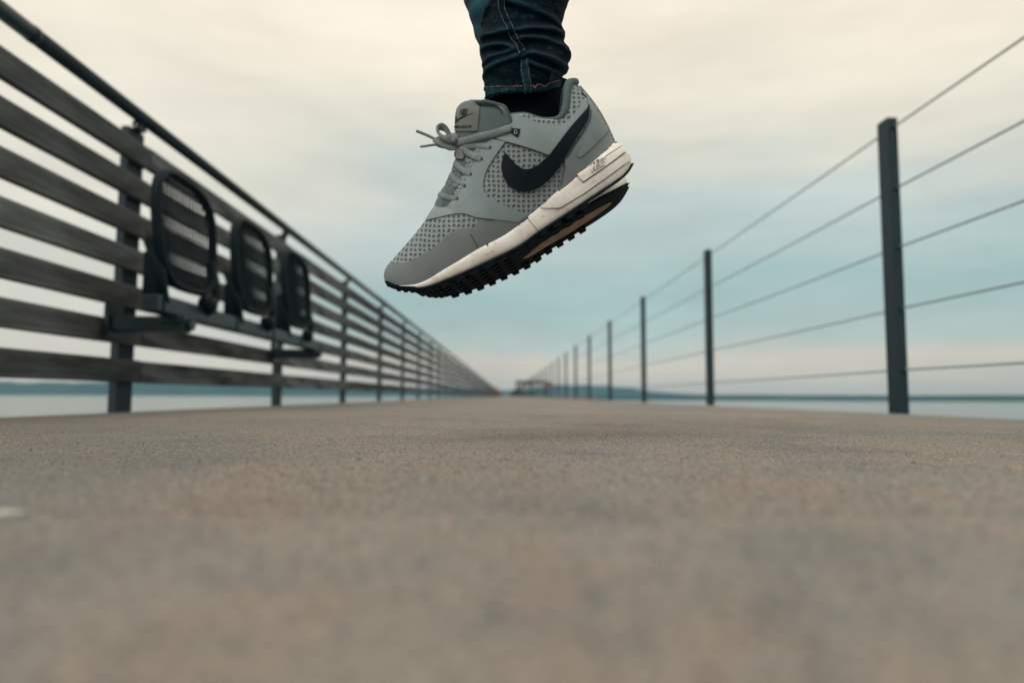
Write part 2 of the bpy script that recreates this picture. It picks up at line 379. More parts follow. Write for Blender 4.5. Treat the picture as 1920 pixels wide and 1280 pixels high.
hill('left_shore', 2300, [(-3200, 52), (-2400, 50), (-1750, 46), (-1300, 45), (-900, 40), (-500, 36), (-200, 30), (60, 20)], 600, 'long blue green wooded shore across the water on the left', 12)

# loose grit on the deck where the lens is sharp
bm = bmesh.new(); random.seed(11)
ico = bmesh.new(); bmesh.ops.create_icosphere(ico, subdivisions=1, radius=1); iv = [v.co.copy() for v in ico.verts]; ifc = [[v.index for v in f.verts] for f in ico.faces]; ico.free()
V, F = [], []
for i in range(60000):
    y = .30 + 1.6*random.random()**1.3; hw = min(1.4, y*.80+.05); x = random.uniform(-hw, hw)
    if random.random() > .35+.9*noise.noise(Vector((x*5, y*3, 0)))+.35: continue
    s = random.uniform(.00035, .0009)*(1.6 if random.random() < .02 else 1)
    a = random.uniform(0, 6.28); sxy = random.uniform(.7, 1.4); sz = random.uniform(.45, .9); b = len(V)
    for q in iv:
        qx, qy = q.x*s*sxy, q.y*s; k = 1+random.uniform(-.2, .2)
        V.append((x+(qx*math.cos(a)-qy*math.sin(a))*k, y+(qx*math.sin(a)+qy*math.cos(a))*k, q.z*s*sz*k+s*.1+crown(x)))
    F += [[b+t for t in f] for f in ifc]
me = bpy.data.meshes.new('grit'); me.from_pydata(V, [], F); me.materials.append(M['pebble'])
tag(place('grit', me), 'fine sand and grit lying over the pier deck', 'grit', kind='stuff')

# small white spot near the left edge
bm = bmesh.new(); vs = []
for k in range(22):
    a = 2*PI*k/22; rr = 1+.25*math.sin(3*a+1)+.12*math.sin(7*a)
    vs.append(bm.verts.new((.009*rr*math.cos(a), .012*rr*math.sin(a), 0)))
f = bm.faces.new(vs); ex = bmesh.ops.extrude_face_region(bm, geom=[f]); bmesh.ops.translate(bm, vec=(0, 0, .0012), verts=[v for v in ex['geom'] if isinstance(v, bmesh.types.BMVert)])
tag(place('paint_spot', mesh_of('paint_spot', bm, M['fleck']), None, (-.2190, .300, crown(-.23)+.0004)), 'small white blurred spot on the deck at the left edge of the photo', 'spot')
for i, (px, py_, s) in enumerate([(-.12, .73, .0022), (.186, .80, .0018), (.214, .86, .0016)]):
    pass

# air between here and the far shore
bm = bmesh.new(); box(bm, (0, 2300, 10), (11000, 6600, 150)); hz = mesh_of('haze', bm, M['hill']); hz.materials.clear()
hmn = bpy.data.materials.new('haze'); hmn.use_nodes = True; ht = hmn.node_tree; ht.nodes.clear()
pv = ht.nodes.new('ShaderNodeVolumePrincipled'); pv.inputs['Color'].default_value = (.55, .80, .92, 1); pv.inputs['Density'].default_value = .00008; pv.inputs['Anisotropy'].default_value = .2
hto = ht.nodes.new('ShaderNodeOutputMaterial'); ht.links.new(pv.outputs[0], hto.inputs['Volume']); hz.materials.append(hmn)
tag(place('haze', hz), kind='stuff', label='thin blue grey haze over the lake')

# ================================================================== LEFT FENCE
LX = -1.55; P0, PS = 2.83, 1.922
fence = empty('board_fence', (LX, P0, 0)); WM[fence.name] = Matrix.Translation((LX, P0, 0))
tag(fence, 'long fence of seven dark timber boards with round steel handrail on the left', 'fence')
def board_mesh(k):
    random.seed(k); bm = bmesh.new(); Ln = PS-.010; n = 10
    secs = []
    for i in range(n+1):
        y = Ln*i/n; dz = .0015*noise.noise(Vector((k*3.1, y*2, 0))); dx = .002*noise.noise(Vector((k*1.7, y*1.5, 5)))
        hh = .046; b = .004
        pr = [(-.015, -hh+b), (-.015+b, -hh), (.015-b, -hh), (.015, -hh+b), (.015, hh-b), (.015-b, hh), (-.015+b, hh), (-.015, hh-b)]
        secs.append([bm.verts.new((px+dx, y, pz+dz)) for px, pz in pr])
    for a, b in zip(secs, secs[1:]):
        for i in range(8): bm.faces.new((a[i], b[i], b[(i+1) % 8], a[(i+1) % 8]))
    bm.faces.new(secs[0]); bm.faces.new(secs[-1][::-1])
    return mesh_of('board', bm, M['wood'])
bms = [board_mesh(k) for k in range(5)]
bm = bmesh.new()                                                   # post: upright flat bar bolted to the slab edge
box(bm, (0, 0, .47), (.034, .118, 1.42), .003)
pm = mesh_of('post', bm, M['post'])
bm = bmesh.new()
tube(bm, [(0, 0, 1.17), (0, 0, 1.205), (.006, 0, 1.222)], .012, 8); box(bm, (.0, 0, 1.186), (.030, .055, .012), .003)
tube(bm, [(0, -.045, 1.19), (0, -.03, 1.213), (0, .03, 1.213), (0, .045, 1.19)], .008, 8)
bkm = mesh_of('handrail_bracket', bm, M['steel'])
NB_IND = 20; NBAY = 116
random.seed(3)
def loc(x, y, z): return (x-LX, y-P0, z)
for k in range(-2, NB_IND):
    yk = P0+PS*k
    pst = place('post', pm, fence, loc(LX-.033, yk+.0, 0)); place('handrail_bracket', bkm, pst, (.026, 0, 0))
    for j in range(7):
        place('board', random.choice(bms), fence, loc(LX, yk+.064, .163+.1525*j+random.uniform(-.002, .002)))
bmb, bmp = bmesh.new(), bmesh.new()
for k in range(NB_IND, NBAY):
    yk = P0+PS*k
    box(bmp, loc(LX-.033, yk, .47), (.034, .118, 1.42)); box(bmp, loc(LX-.01, yk, 1.19), (.012, .03, .05))
    for j in range(7): box(bmb, loc(LX, yk+.064+PS/2, .163+.1525*j), (.03, PS-.01, .092))
tag(place('far_boards', mesh_of('far_boards', bmb, M['wood']), fence), kind='stuff'); tag(place('far_posts', mesh_of('far_posts', bmp, M['post']), fence), kind='stuff')
hm = []
for k in range(-1, 20):                                             # handrail lengths with sleeved joints
    y0 = 2.16+6*(k-1); y1 = y0+6
    if k == 19: y1 = P0+PS*NBAY
    bm = bmesh.new(); tube(bm, [loc(LX, y0+.003, 1.238), loc(LX, y1-.003, 1.238)], .0275, 18)
    hr = place('handrail', mesh_of('handrail', bm, M['steel'], True), fence)
    bm = bmesh.new(); tube(bm, [loc(LX, y0-.012, 1.238), loc(LX, y0+.012, 1.238)], .029, 18); place('joint_sleeve', mesh_of('joint_sleeve', bm, M['steel'], True), hr)

# ================================================================== WALL SEATS
bench = empty('seat_row', (-1.30, 2.45, 0)); WM[bench.name] = Matrix.Translation((-1.30, 2.45, 0))
tag(bench, 'row of three dark perforated metal seats on a steel beam fixed to the board fence', 'bench', None)
bm = bmesh.new(); box(bm, (0.03, 1.03, .395), (.06, 2.10, .06), .006)
bmk = bmesh.new()
beam = place('beam', mesh_of('beam', bm, M['steel']), bench)
for y in (.17, 2.0):
    bm = bmesh.new(); box(bm, (-.07, y, .335), (.30, .07, .06), .008); box(bm, (-.205, y, .345), (.02, .10, .13), .004); box(bm, (.03, y, .352), (.075, .10, .03), .005)
    tube(bm, [(.08, y, .335), (.10, y, .335)], .024, 14)
    place('bracket', mesh_of('bracket', bm, M['steel']), bench)
def seat_shape(u, v):
    """u 0..1 across (along the pier), v 0..1 up the back; returns local point"""
    y = (u-.5)*.50*(1-.10*(1-v)); zz = .045+.445*v
    x = -.01*v + .022*(2*abs(u-.5))**2.2 + .03*(1-v)**3
    return Vector((x, y, zz))
def rounded(u, v):                                                  # squircle boundary mask point
    return seat_shape(u, v)
def outline(n=56, e=3.6, ins=1.0):
    out = []
    for k in range(n):
        a = 2*PI*k/n; c, s = math.cos(a), math.sin(a); q = e if s < 0 else 2.9; r = (abs(c)**q+abs(s)**q)**(-1/q)
        out.append((.5+.5*c*r*ins, .5+.5*s*r*ins))
    return out
def seat_parts():
    bm = bmesh.new(); tube(bm, [seat_shape(u, v) for u, v in outline()], 0, 10, closed=True, flat=(.0135, .020), normals=[Vector((1, 0, 0))]*56); fm = mesh_of('seat_frame', bm, M['seat'], True)
    bm = bmesh.new(); e = 3.6
    def lim(t): q = max(0, 1-abs(2*t-1)**3.0); return .5*q**(1/3.0)*.975
    for i in range(1, 18):
        u = i/18; l = lim(u); tube(bm, [seat_shape(u, .5-l+2*l*k/8) for k in range(9)], .0045, 4, cap=False)
    for i in range(1, 22):
        v = i/22; l = lim(v); tube(bm, [seat_shape(.5-l+2*l*k/8, v) for k in range(9)], .0025, 4, cap=False)
    mm = mesh_of('perforated_back', bm, M['seat'], True)
    bm = bmesh.new()
    box(bm, (.0, -.20, .07), (.06, .05, .17), .012); tube(bm, [(-.02, -.21, .20), (.03, -.215, .08), (.04, -.20, -.02), (.02, -.15, -.045)], .020, 10)
    am = mesh_of('support_arm', bm, M['seat'], True)
    bm = bmesh.new(); tube(bm, [(.02, .225, .20), (.055, .22, .06), (.05, .18, -.01), (.03, .13, -.04)], .021, 10); tube(bm, [(.03, .13, .0), (.085, .13, .0)], .034, 16)
    tube(bm, [(.085, .13, .0), (.090, .13, .0)], .014, 12)
    am2 = mesh_of('support_arm', bm, M['seat'], True)
    bm = bmesh.new(); box(bm, (.04, .185, -.028), (.004, .05, .012), .001); rm = mesh_of('reflector', bm, M['tan'])
    bm = bmesh.new(); box(bm, (.01, 0, .06), (.03, .40, .035), .008); lo = mesh_of('lower_rail', bm, M['seat'])
    return fm, mm, am, am2, rm, lo
fm, mm, am, am2, rm, lo = seat_parts()
for k in range(3):
    s = place('seat', fm, bench, (0.01, .235+.715*k, .435))
    place('perforated_back', mm, s); place('support_arm', am, s); place('support_arm', am2, s); place('reflector', rm, s); place('lower_rail', lo, s)
for k in range(4):
    bm = bmesh.new(); box(bm, (.03, .02+.50*k+.18*(k > 0), .395), (.066, .02, .066), .003); place('collar', mesh_of('collar', bm, M['seat']), beam)

# ================================================================== RIGHT FENCE
RX = 1.73; R0, RS = 2.965, 2.77
cf = empty('cable_fence', (RX, R0, 0)); tag(cf, 'fence of slim dark steel posts strung with five thin steel cables along the right edge', 'fence')
bm = bmesh.new(); box(bm, (.003, .04, .525), (.046, .085, 1.59), .003); rpm = mesh_of('post', bm, M['post'])
WZ = (.186, .456, .728, .995, 1.275)
bm = bmesh.new()
for zc in WZ: pass
tube(bm, [(0, -.016, 0), (0, .004, 0)], .0085, 10); fe = mesh_of('cable_fitting', bm, M['black'])
for k in range(-2, 40):
    p = place('post', rpm, cf, (0, RS*k, 0))
    if k < 8:
        for zc in WZ: place('cable_fitting', fe, p, (.008, 0, zc))
bm = bmesh.new()
for k in range(40, 82): box(bm, (0, RS*k+.04, .525), (.038, .085, 1.59))
tag(place('far_posts', mesh_of('far_posts', bm, M['post']), cf), kind='stuff')
for zc in WZ:
    bm = bmesh.new(); pts = []
    for k in range(-2, 40):
        for q in range(4): pts.append((.008, RS*(k+q/4), zc-.004*math.sin(PI*q/4)))
    tube(bm, pts, .0045, 8); place('cable', mesh_of('cable', bm, M['cable'], True), cf)

# ================================================================== FAR END OF THE PIER
sh = empty('shelter', (2.75, 74, 0)); tag(sh, 'small low dark shelter with open frame at the far end of the pier', 'shelter')
bm = bmesh.new(); box(bm, (0, 0, 1.55), (3.3, 2.0, .30), .02); place('roof', mesh_of('roof', bm, M['dark']), sh)
for x, y in ((-1.5, -.85), (0, -.85), (1.5, -.85), (-1.5, .85), (1.5, .85)):
    bm = bmesh.new(); box(bm, (x, y, .72), (.14, .14, 1.44), .01); place('post', mesh_of('post', bm, M['dark']), sh)
bm = bmesh.new(); box(bm, (.2, 0, .45), (2.3, .45, .06)); place('bench_plank', mesh_of('bench_plank', bm, M['dark']), sh)
# life ring on its stand
st = empty('life_ring_stand', (3.75, 60, 0)); tag(st, 'dark post standing right of the far shelter that carries the life ring', 'stand')
bm = bmesh.new(); box(bm, (0, 0, .65), (.12, .1, 1.3), .01); place('post', mesh_of('post', bm, M['dark']), st)
bm = bmesh.new(); box(bm, (0, -.04, 1.0), (.5, .03, .5), .01); place('backboard', mesh_of('backboard', bm, M['dark']), st)
lr = empty('life_ring', (3.75, 59.86, 1.05)); tag(lr, 'red and white life ring hanging on a post at the far end of the pier', 'life ring')
for k in range(8):
    bm = bmesh.new(); a0, a1 = 2*PI*k/8, 2*PI*(k+1)/8
    tube(bm, [(.26*math.cos(a0+(a1-a0)*q/6), 0, .26*math.sin(a0+(a1-a0)*q/6)) for q in range(7)], .075, 10)
    place('ring_segment', mesh_of('ring_segment', bm, M['white' if k % 2 else 'red'], True), lr)
mk = empty('orange_marker', (-.78, 56, 0)); tag(mk, 'orange round headed marker post standing near the far end of the left fence', 'marker')
bm = bmesh.new(); tube(bm, [(0, 0, 0), (0, 0, .45)], .06, 10); place('stem', mesh_of('stem', bm, M['dark']), mk)
bm = bmesh.new(); bmesh.ops.create_uvsphere(bm, u_segments=16, v_segments=10, radius=.21); bmesh.ops.scale(bm, vec=(.85, .85, 1.2), verts=bm.verts)
place('head', mesh_of('head', bm, M['orange'], True), mk, (0, 0, .60))
# ================================================================== THE JUMPING PERSON
def ray(px, py): return ROT @ Vector(((px-960)/1280, (640-py)/1280, -1))
def P(px, py, d): return CAM + ray(px, py)*d
r0 = ray(953, 400); OC = CAM + r0*.75; NV = -r0.normalized()       # NV: side of the shoe that faces the camera
right = (ROT @ Vector((1, 0, 0))); right = (right-NV*right.dot(NV)).normalized(); YV = -NV; up = right.cross(YV).normalized()
TH = math.radians(28); EX = right*math.cos(TH)+up*math.sin(TH); EZ = -right*math.sin(TH)+up*math.cos(TH)
def onplane(px, py, wd=0.):
    """point of the plane lying wd beside the shoe's middle plane"""
    r = ray(px, py); t = ((OC+NV*wd)-CAM).dot(NV)/r.dot(NV); return CAM + r*t
c1 = lambda x, y: (700+x/2.844, 130+y/2.844)
c4 = lambda x, y: (920+x/5.818, 140+y/5.818)
c2 = lambda x, y: (840+x/5.564, y/5.564)
c3 = lambda x, y: (760+x/5.818, 180+y/5.818)
c6 = lambda x, y: (850+x/11.633, 190+y/11.633)
TOE = onplane(*c1(62, 1110))
MS = Matrix((EX, YV, EZ)).transposed().to_4x4(); MS.translation = TOE

person = empty('person', Vector((.05, .80, 0))); WM['person'] = Matrix.Translation((.05, .80, 0))
tag(person, 'jumping person in dark rolled jeans, black socks and grey running shoes, seen below the shins', 'person')

def sobj(name, bm, m, parent=None, smooth=False):
    """world-space bmesh -> object in the shoe's own axes"""
    inv = MS.inverted()
    for v in bm.verts: v.co = inv @ v.co
    o = link(bpy.data.objects.new(name, mesh_of(name, bm, m, smooth)))
    if parent is None: o.matrix_world = MS
    elif parent is person: o.parent = person; o.matrix_basis = WM['person'].inverted() @ MS
    else: o.parent = parent
    WM[o.name] = MS.copy()
    return o

# -------- shoe upper (one loft, both walls)
BOT = lut([(0, 60, 1112), (.03, 78, 1138), (.08, 150, 1162), (.14, 240, 1148), (.25, 400, 1062), (.35, 540, 975), (.45, 680, 900), (.55, 830, 792), (.65, 960, 690), (.75, 1070, 602), (.85, 1160, 522), (.93, 1225, 455), (1, 1284, 392)])
TOP = lut([(0, 63, 1108), (.02, 66, 1072), (.06, 98, 1022), (.11, 158, 952), (.18, 235, 862), (.23, 288, 792), (.28, 332, 736), (.33, 400, 738), (.40, 440, 655), (.47, 488, 548), (.54, 540, 436), (.60, 610, 368), (.66, 712, 246),
           (.72, 800, 236), (.78, 900, 262), (.83, 965, 266), (.88, 1010, 245), (.92, 1030, 190), (.95, 1036, 115), (.975, 1046, 74), (1, 1076, 68)])
WB = lut([(0, 0), (.008, .011), (.03, .022), (.06, .0305), (.11, .039), (.2, .0465), (.3, .0490), (.4, .048), (.5, .0445), (.6, .041), (.7, .039), (.8, .0375), (.88, .035), (.94, .029), (.97, .0225), (.99, .0135), (1, 0)])
WT = lut([(0, 0), (.26, 0), (.285, .004), (.33, .014), (.40, .018), (.5, .022), (.60, .026), (.66, .030), (.72, .033), (.78, .034), (.83, .033), (.88, .031), (.92, .027), (.95, .021), (.975, .013), (1, 0)])
NS, NT = 120, 22
def sval(i): q = i/NS; return .5-.5*math.cos(PI*q) if False else q + .0*q if .06 < q < .94 else q
SV = sorted(set([i/NS for i in range(NS+1)] + [.002, .004, .013, .020, .995, .998, .985]))
def upper_pt(s, t, sd):
    wb, wt = WB(s), WT(s)
    b = onplane(*c1(*BOT(s)), wb); tp = onplane(*c1(*TOP(s)), wt)
    b0 = b-NV*wb; t0 = tp-NV*wt                                    # in the middle plane
    k = min(1, max(0, (s-.26)/.16)); k = k*k*(3-2*k)
    f = math.sin(t*PI/2)*(1-k)+t*k
    n_, m_ = 2*(1-k)+2.4*k, 2*(1-k)+1.15*k
    ww = wt+(wb-wt)*max(0, 1-f**n_)**(1/m_) + k*.0035*math.sin(PI*t)*(1 if s < .94 else (1-s)/.06)
    p = b0.lerp(t0, f)
    if s > .85: p += EX*.004*math.sin(PI*t)*(s-.85)/.15           # heel bulges a little backwards
    return p + NV*ww*sd
bm = bmesh.new(); G = {}
for sd in (1, -1):
    for i, s in enumerate(SV):
        for j in range(NT+1): G[sd, i, j] = bm.verts.new(upper_pt(s, j/NT, sd))
for sd in (1, -1):
    for i in range(len(SV)-1):
        for j in range(NT):
            q = (G[sd, i, j], G[sd, i+1, j], G[sd, i+1, j+1], G[sd, i, j+1])
            bm.faces.new(q if sd == 1 else q[::-1])
# lateral side kept for ray casting
lat = [G[1, i, j].co.copy() for i in range(len(SV)) for j in range(NT+1)]
fc = [[i*(NT+1)+j, (i+1)*(NT+1)+j, (i+1)*(NT+1)+j+1, i*(NT+1)+j+1] for i in range(len(SV)-1) for j in range(NT)]
B_UP = BVHTree.FromPolygons(lat, fc)
bmesh.ops.remove_doubles(bm, verts=bm.verts, dist=.00003)
bmesh.ops.recalc_face_normals(bm, faces=bm.faces)
# closed inner sole so that the loft has a bottom
shoe = sobj('sneaker', bm, M['mesh'], person, True)
so = shoe.modifiers.new('thick', 'SOLIDIFY'); so.thickness = .0025; so.offset = -1
tag(shoe, 'near grey running shoe, side facing the camera')

# -------- generic: polygon drawn in pixels, laid on a surface as a piece with thickness
def grid_poly(poly, step):
    bm = bmesh.new(); f = bm.faces.new([bm.verts.new((x, y, 0)) for x, y in poly])
    bmesh.ops.triangulate(bm, faces=[f])
    xs = [p[0] for p in poly]; ys = [p[1] for p in poly]
    for lo_, hi_, ax in ((min(xs), max(xs), 0), (min(ys), max(ys), 1)):
        q = lo_+step
        while q < hi_:
            co = (q, 0, 0) if ax == 0 else (0, q, 0); no = (1, 0, 0) if ax == 0 else (0, 1, 0)
            bmesh.ops.bisect_plane(bm, geom=bm.verts[:]+bm.edges[:]+bm.faces[:], plane_co=co, plane_no=no, dist=1e-5); q += step
    return bm
def lay(src, bvh, th, skirt=.0012, caster=None, sharp_edge=.0):
    """src: flat bmesh in photo pixels; returns world-space bmesh"""
    out = bmesh.new(); top = {}; nr = {}; miss = set()
    for v in src.verts:
        if caster: o, d = caster(v.co.x, v.co.y)
        else: o = CAM; d = ray(v.co.x, v.co.y).normalized()
        hit = bvh.ray_cast(o, d, 3)
        if hit[0] is None:
            miss.add(v); hit = bvh.find_nearest(o+d*((OC-CAM).length*1.0 if not caster else .05)); q_ = o+d*(hit[0]-o).dot(d); hit = (hit[0], (q_-hit[0]).normalized())
        p, n = hit[0], hit[1]
        if v not in miss and n.dot(d) > 0: n = -n
        top[v] = out.verts.new(p+n*th); nr[v] = (p, n)
    for f in src.faces:
        if all(v in miss for v in f.verts): continue
        try: out.faces.new([top[v] for v in f.verts]).smooth = True
        except ValueError: pass
    for e in src.edges:
        if len(e.link_faces) == 1:
            a, b = e.verts
            if a in miss and b in miss: continue
            q = [out.verts.new(nr[a][0]+nr[a][1]*th), out.verts.new(nr[b][0]+nr[b][1]*th), out.verts.new(nr[b][0]-nr[b][1]*skirt), out.verts.new(nr[a][0]-nr[a][1]*skirt)]
            try: out.faces.new(q)
            except ValueError: pass
    for v in [v for v in out.verts if not v.link_faces]: out.verts.remove(v)
    src.free(); bmesh.ops.recalc_face_normals(out, faces=out.faces); return out
def piece(name, poly, conv, bvh, th, m, parent, closed_smooth=True, sharp=(), step=3.2, per=5, caster=None, label=None):
    pts = [(*conv(*p), 0) for p in poly]
    pts = catmull(pts, per, True, sharp) if closed_smooth else [Vector(p) for p in pts]
    pts = [(p.x, p.y) for p in pts]
    bm = lay(grid_poly(pts, step), bvh, th, caster=caster)
    return tag(sobj(name, bm, m, parent), label)
def strip_poly(pts, hw):
    """thin band along a pixel polyline"""
    L_, R_ = [], []; pts = [Vector((*p, 0)) for p in pts]
    for i, p in enumerate(pts):
        a, b = pts[max(0, i-1)], pts[min(len(pts)-1, i+1)]; t = (b-a).normalized(); n = Vector((-t.y, t.x, 0))*(hw if not isinstance(hw, list) else hw[i]); L_.append(p+n); R_.append(p-n)
    return [(p.x, p.y) for p in L_+R_[::-1]]
def band(name, pts, hw, conv, bvh, th, m, parent, smooth=True, step=4, caster=None):
    q = [conv(*p) for p in pts]
    if smooth: q = [(v.x, v.y) for v in catmull([(*p, 0) for p in q], 5)]
    bm = lay(grid_poly(strip_poly(q, hw), step), bvh, th, skirt=.0006, caster=caster); return sobj(name, bm, m, parent)

# overlays
piece('toe_overlay', [(40, 1150), (52, 1090), (66, 1058), (95, 1022), (120, 1040), (200, 1025), (262, 990), (330, 948), (385, 898), (432, 862), (482, 849), (545, 850), (560, 788), (700, 735), (800, 768), (822, 782), (830, 830),
      (700, 910), (610, 965), (400, 1085), (230, 1190), (150, 1200), (70, 1180)], c1, B_UP, .0012, M['suede2'], shoe, sharp=(3, 11, 12, 15, 16, 22, 0))
piece('lace_stay', [(402, 744), (432, 672), (482, 560), (532, 458), (566, 416), (620, 372), (705, 388), (668, 440), (628, 500), (598, 560), (588, 620), (600, 668), (640, 700), (715, 733), (800, 768), (822, 782),
      (770, 815), (640, 800), (556, 792), (480, 767)], c1, B_UP, .0018, M['suede'], shoe, sharp=(0, 5, 6, 15, 16))
piece('vamp_overlay', [(282, 808), (326, 738), (338, 728), (404, 738), (482, 763), (552, 786), (470, 770), (395, 783)], c1, B_UP, .0016, M['suede'], shoe, sharp=(0, 1, 2, 3, 5), step=2.5)
piece('quarter_panel', [(10, 622), (70, 548), (185, 445), (330, 455), (500, 520), (650, 560), (780, 556), (845, 515), (925, 415), (1030, 255), (1054, 350), (1060, 480), (1004, 600), (905, 760), (835, 880), (795, 925), (640, 885), (400, 800), (170, 735), (60, 705), (-5, 690)],
      c4, B_UP, .0010, M['panel'], shoe, sharp=(0, 9, 15, 20))
piece('heel_counter', [(1000, 160), (1040, 250), (1060, 345), (1067, 480), (1012, 620), (902, 790), (832, 890), (806, 950), (790, 1050), (765, 1150), (745, 1225), (760, 1300), (930, 1220), (1000, 1130), (1350, 880), (1440, 760), (1330, 590), (1230, 440), (1150, 330), (1080, 235), (1020, 160)],
      c4, B_UP, .0016, M['heel'], shoe, sharp=(0, 10, 20))
piece('heel_window', [(1128, 545), (1185, 552), (1248, 596), (1254, 632), (1130, 762), (1000, 885), (955, 900), (945, 865), (1050, 660), (1105, 565)], c4, B_UP, .0026, M['window'], shoe)
SWOOSH = [(160, 850), (126, 960), (122, 1030), (142, 1120), (190, 1202), (270, 1256), (370, 1276), (480, 1254), (560, 1208), (650, 1130), (740, 1020), (808, 905), (905, 745), (1003, 585), (1056, 480), (1060, 352), (985, 450), (880, 570), (760, 720),
          (655, 855), (560, 948), (500, 995), (430, 1028), (360, 1032), (290, 992), (240, 940), (198, 892)]
piece('side_logo', SWOOSH, c4, B_UP, .0030, M['navy'], shoe, sharp=(0, 14, 15), step=2.6)
band('edge_line', [(20, 690), (60, 705), (170, 735), (400, 800), (640, 885)], .45, c4, B_UP, .0020, M['ink'], shoe)  # dark strips paint in the shading along the overlay edges
for pl, cv in (([(812, 880), (905, 735), (1010, 575), (1052, 490), (1062, 400), (1060, 340)], c4), ([(830, 905), (920, 760), (1022, 610), (1075, 490), (1078, 400)], c4), ([(795, 940), (806, 990), (790, 1070), (768, 1170), (757, 1205)], c4)):
    band('edge_line', pl, .4, cv, B_UP, .0024, M['ink'], shoe)
band('edge_line', [(545, 905), (520, 880), (560, 950)][1:], .4, c1, B_UP, .0018, M['ink'], shoe)
band('edge_line', [(556, 792), (640, 803), (720, 745), (800, 768)][0:2], .3, c1, B_UP, .0022, M['ink'], shoe)
# stitch holes beside the lace stay
for off in (0, 14):
    a = catmull([(*c1(x+off, y+3), 0) for x, y in ((428, 700), (452, 650), (500, 548), (548, 450), (600, 396))], 9)
    for p, q in zip(a[::2], a[1::2]):
        bmx = lay(grid_poly(strip_poly([(p.x, p.y), (q.x, q.y)], .38), 4), B_UP, .0021, skirt=0); sobj('stitch', bmx, M['ink'], shoe)
# eyelets
EY = [(625, 420), (580, 482), (523, 562), (492, 625), (453, 692)]
for x, y in EY:
    piece('eyelet', [(x+9*math.cos(2*PI*k/10), y+9*math.sin(2*PI*k/10)) for k in range(10)], c1, B_UP, .0021, M['ink'], shoe, step=9, per=2)
piece('eyelet_plate', [(165, 545), (208, 560), (238, 590), (325, 600), (303, 687), (258, 668), (225, 640), (190, 640)], c4, B_UP, .0021, M['navy'], shoe, closed_smooth=False)
for x0, y0 in ((276, 634), (208, 605)):
    q = [(x0-13, y0+18), (x0-13, y0-18), (x0+12, y0-18), (x0+14, y0+16), (x0-13, y0+18)]
    for a, b in zip(q, q[1:]): band('plate_mark', [a, b], .35, c4, B_UP, .0026, M['rivet'], shoe, smooth=False)

bm = bmesh.new(); tube(bm, [upper_pt(1, .02+.90*k/24, 1)-EX*.0004 for k in range(25)], 0, 10, flat=(.0022, .0022)); sobj('heel_binding', bm, M['heel'], shoe, True)
# collar lining: padded roll along the opening, and inner wall
bm = bmesh.new(); pts, rad = [], []
for i in range(61):
    s = .655+.345*i/60; p = upper_pt(s, 1, 1); pts.append(p-NV*.002); rad.append(.0016+.0030*min(1, max(0, (s-.80)/.1)))
med = [upper_pt(.655+.345*i/60, 1, -1)+NV*.002 for i in range(60)][::-1]
tube(bm, pts+med, rad+rad[:-1][::-1], 10); sobj('collar_lining', bm, M['lining'], shoe, True)
bm = bmesh.new(); row = []
for i in range(61):
    s = .62+.38*i/60
    col = []
    for sd in (1, -1):
        tp = upper_pt(s, .98, sd); bt = upper_pt(s, .3, sd)
        col.append([bm.verts.new(tp.lerp(bt, q/5) - NV*sd*(.002+.004*math.sin(PI*q/5))*(1 if s < .97 else .3)) for q in range(6)])
    row.append(col)
for a, b in zip(row, row[1:]):
    for sd in (0, 1):
        for q in range(5): bm.faces.new((a[sd][q], b[sd][q], b[sd][q+1], a[sd][q+1]))
sobj('inner_lining', bm, M['lining'], shoe, True)

# -------- midsole and outsole lofts
def sole_loft(top, bot, wf, s0, s1, n=90, kt=1.0, kb=1.0, bulge=.0, arch=.0, hollow=0):
    bm = bmesh.new(); rings = []
    for i in range(n+1):
        s = s0+(s1-s0)*(.5-.5*math.cos(PI*i/n)) ; wv = wf(s)
        tp = onplane(*c1(*top(s)), wv*.9); bt = onplane(*c1(*bot(s)), wv*.9); tp -= NV*wv*.9; bt -= NV*wv*.9
        k = bulge*(min(1, max(0, (s-.8)/.2)))
        ln = []
        for f, ww in ((0, .55), (0, .93*kt), (.06, .985*kt), (.25, 1.0), (.5, 1.012), (.75, 1.0*kb), (.94, .985*kb), (1, .95*kb), (1, .6), (1, .25)):
            p = tp.lerp(bt, f) + EX*k*math.sin(PI*f); ln.append((p, wv*ww))
        ring = [bm.verts.new(p+NV*q) for p, q in ln] + [bm.verts.new(p-NV*q) for p, q in ln[::-1]]
        rings.append(ring)
    for a, b in zip(rings, rings[1:]):
        m_ = len(a)
        for k in range(m_):
            bm.faces.new((a[k], b[k], b[(k+1) % m_], a[(k+1) % m_]))
    bm.faces.new(rings[0][::-1]); bm.faces.new(rings[-1])
    bmesh.ops.remove_doubles(bm, verts=bm.verts, dist=.00002); bmesh.ops.recalc_face_normals(bm, faces=bm.faces)
    return bm
WM_ = lut([(0, .006), (.008, .015), (.03, .026), (.06, .034), (.11, .042), (.2, .0495), (.3, .052), (.4, .0505), (.5, .046), (.6, .0425), (.7, .041), (.8, .0405), (.88, .038), (.94, .032), (.97, .0255), (.99, .016), (1, .007)])
MT = lut([(0, 64, 1122), (.05, 110, 1150), (.12, 228, 1141), (.25, 400, 1050), (.35, 560, 953), (.45, 700, 878), (.55, 822, 780), (.65, 960, 670), (.72, 1050, 602), (.76, 1090, 565), (.85, 1165, 505), (.93, 1235, 445), (1, 1296, 392)])
MB = lut([(0, 68, 1134), (.05, 112, 1158), (.12, 228, 1166), (.25, 420, 1108), (.35, 590, 1032), (.45, 770, 944), (.55, 880, 866), (.65, 1010, 782), (.75, 1125, 706), (.85, 1225, 640), (.93, 1315, 580), (.97, 1352, 545), (1, 1376, 505)])
def bvh_of(bm): return BVHTree.FromBMesh(bm)
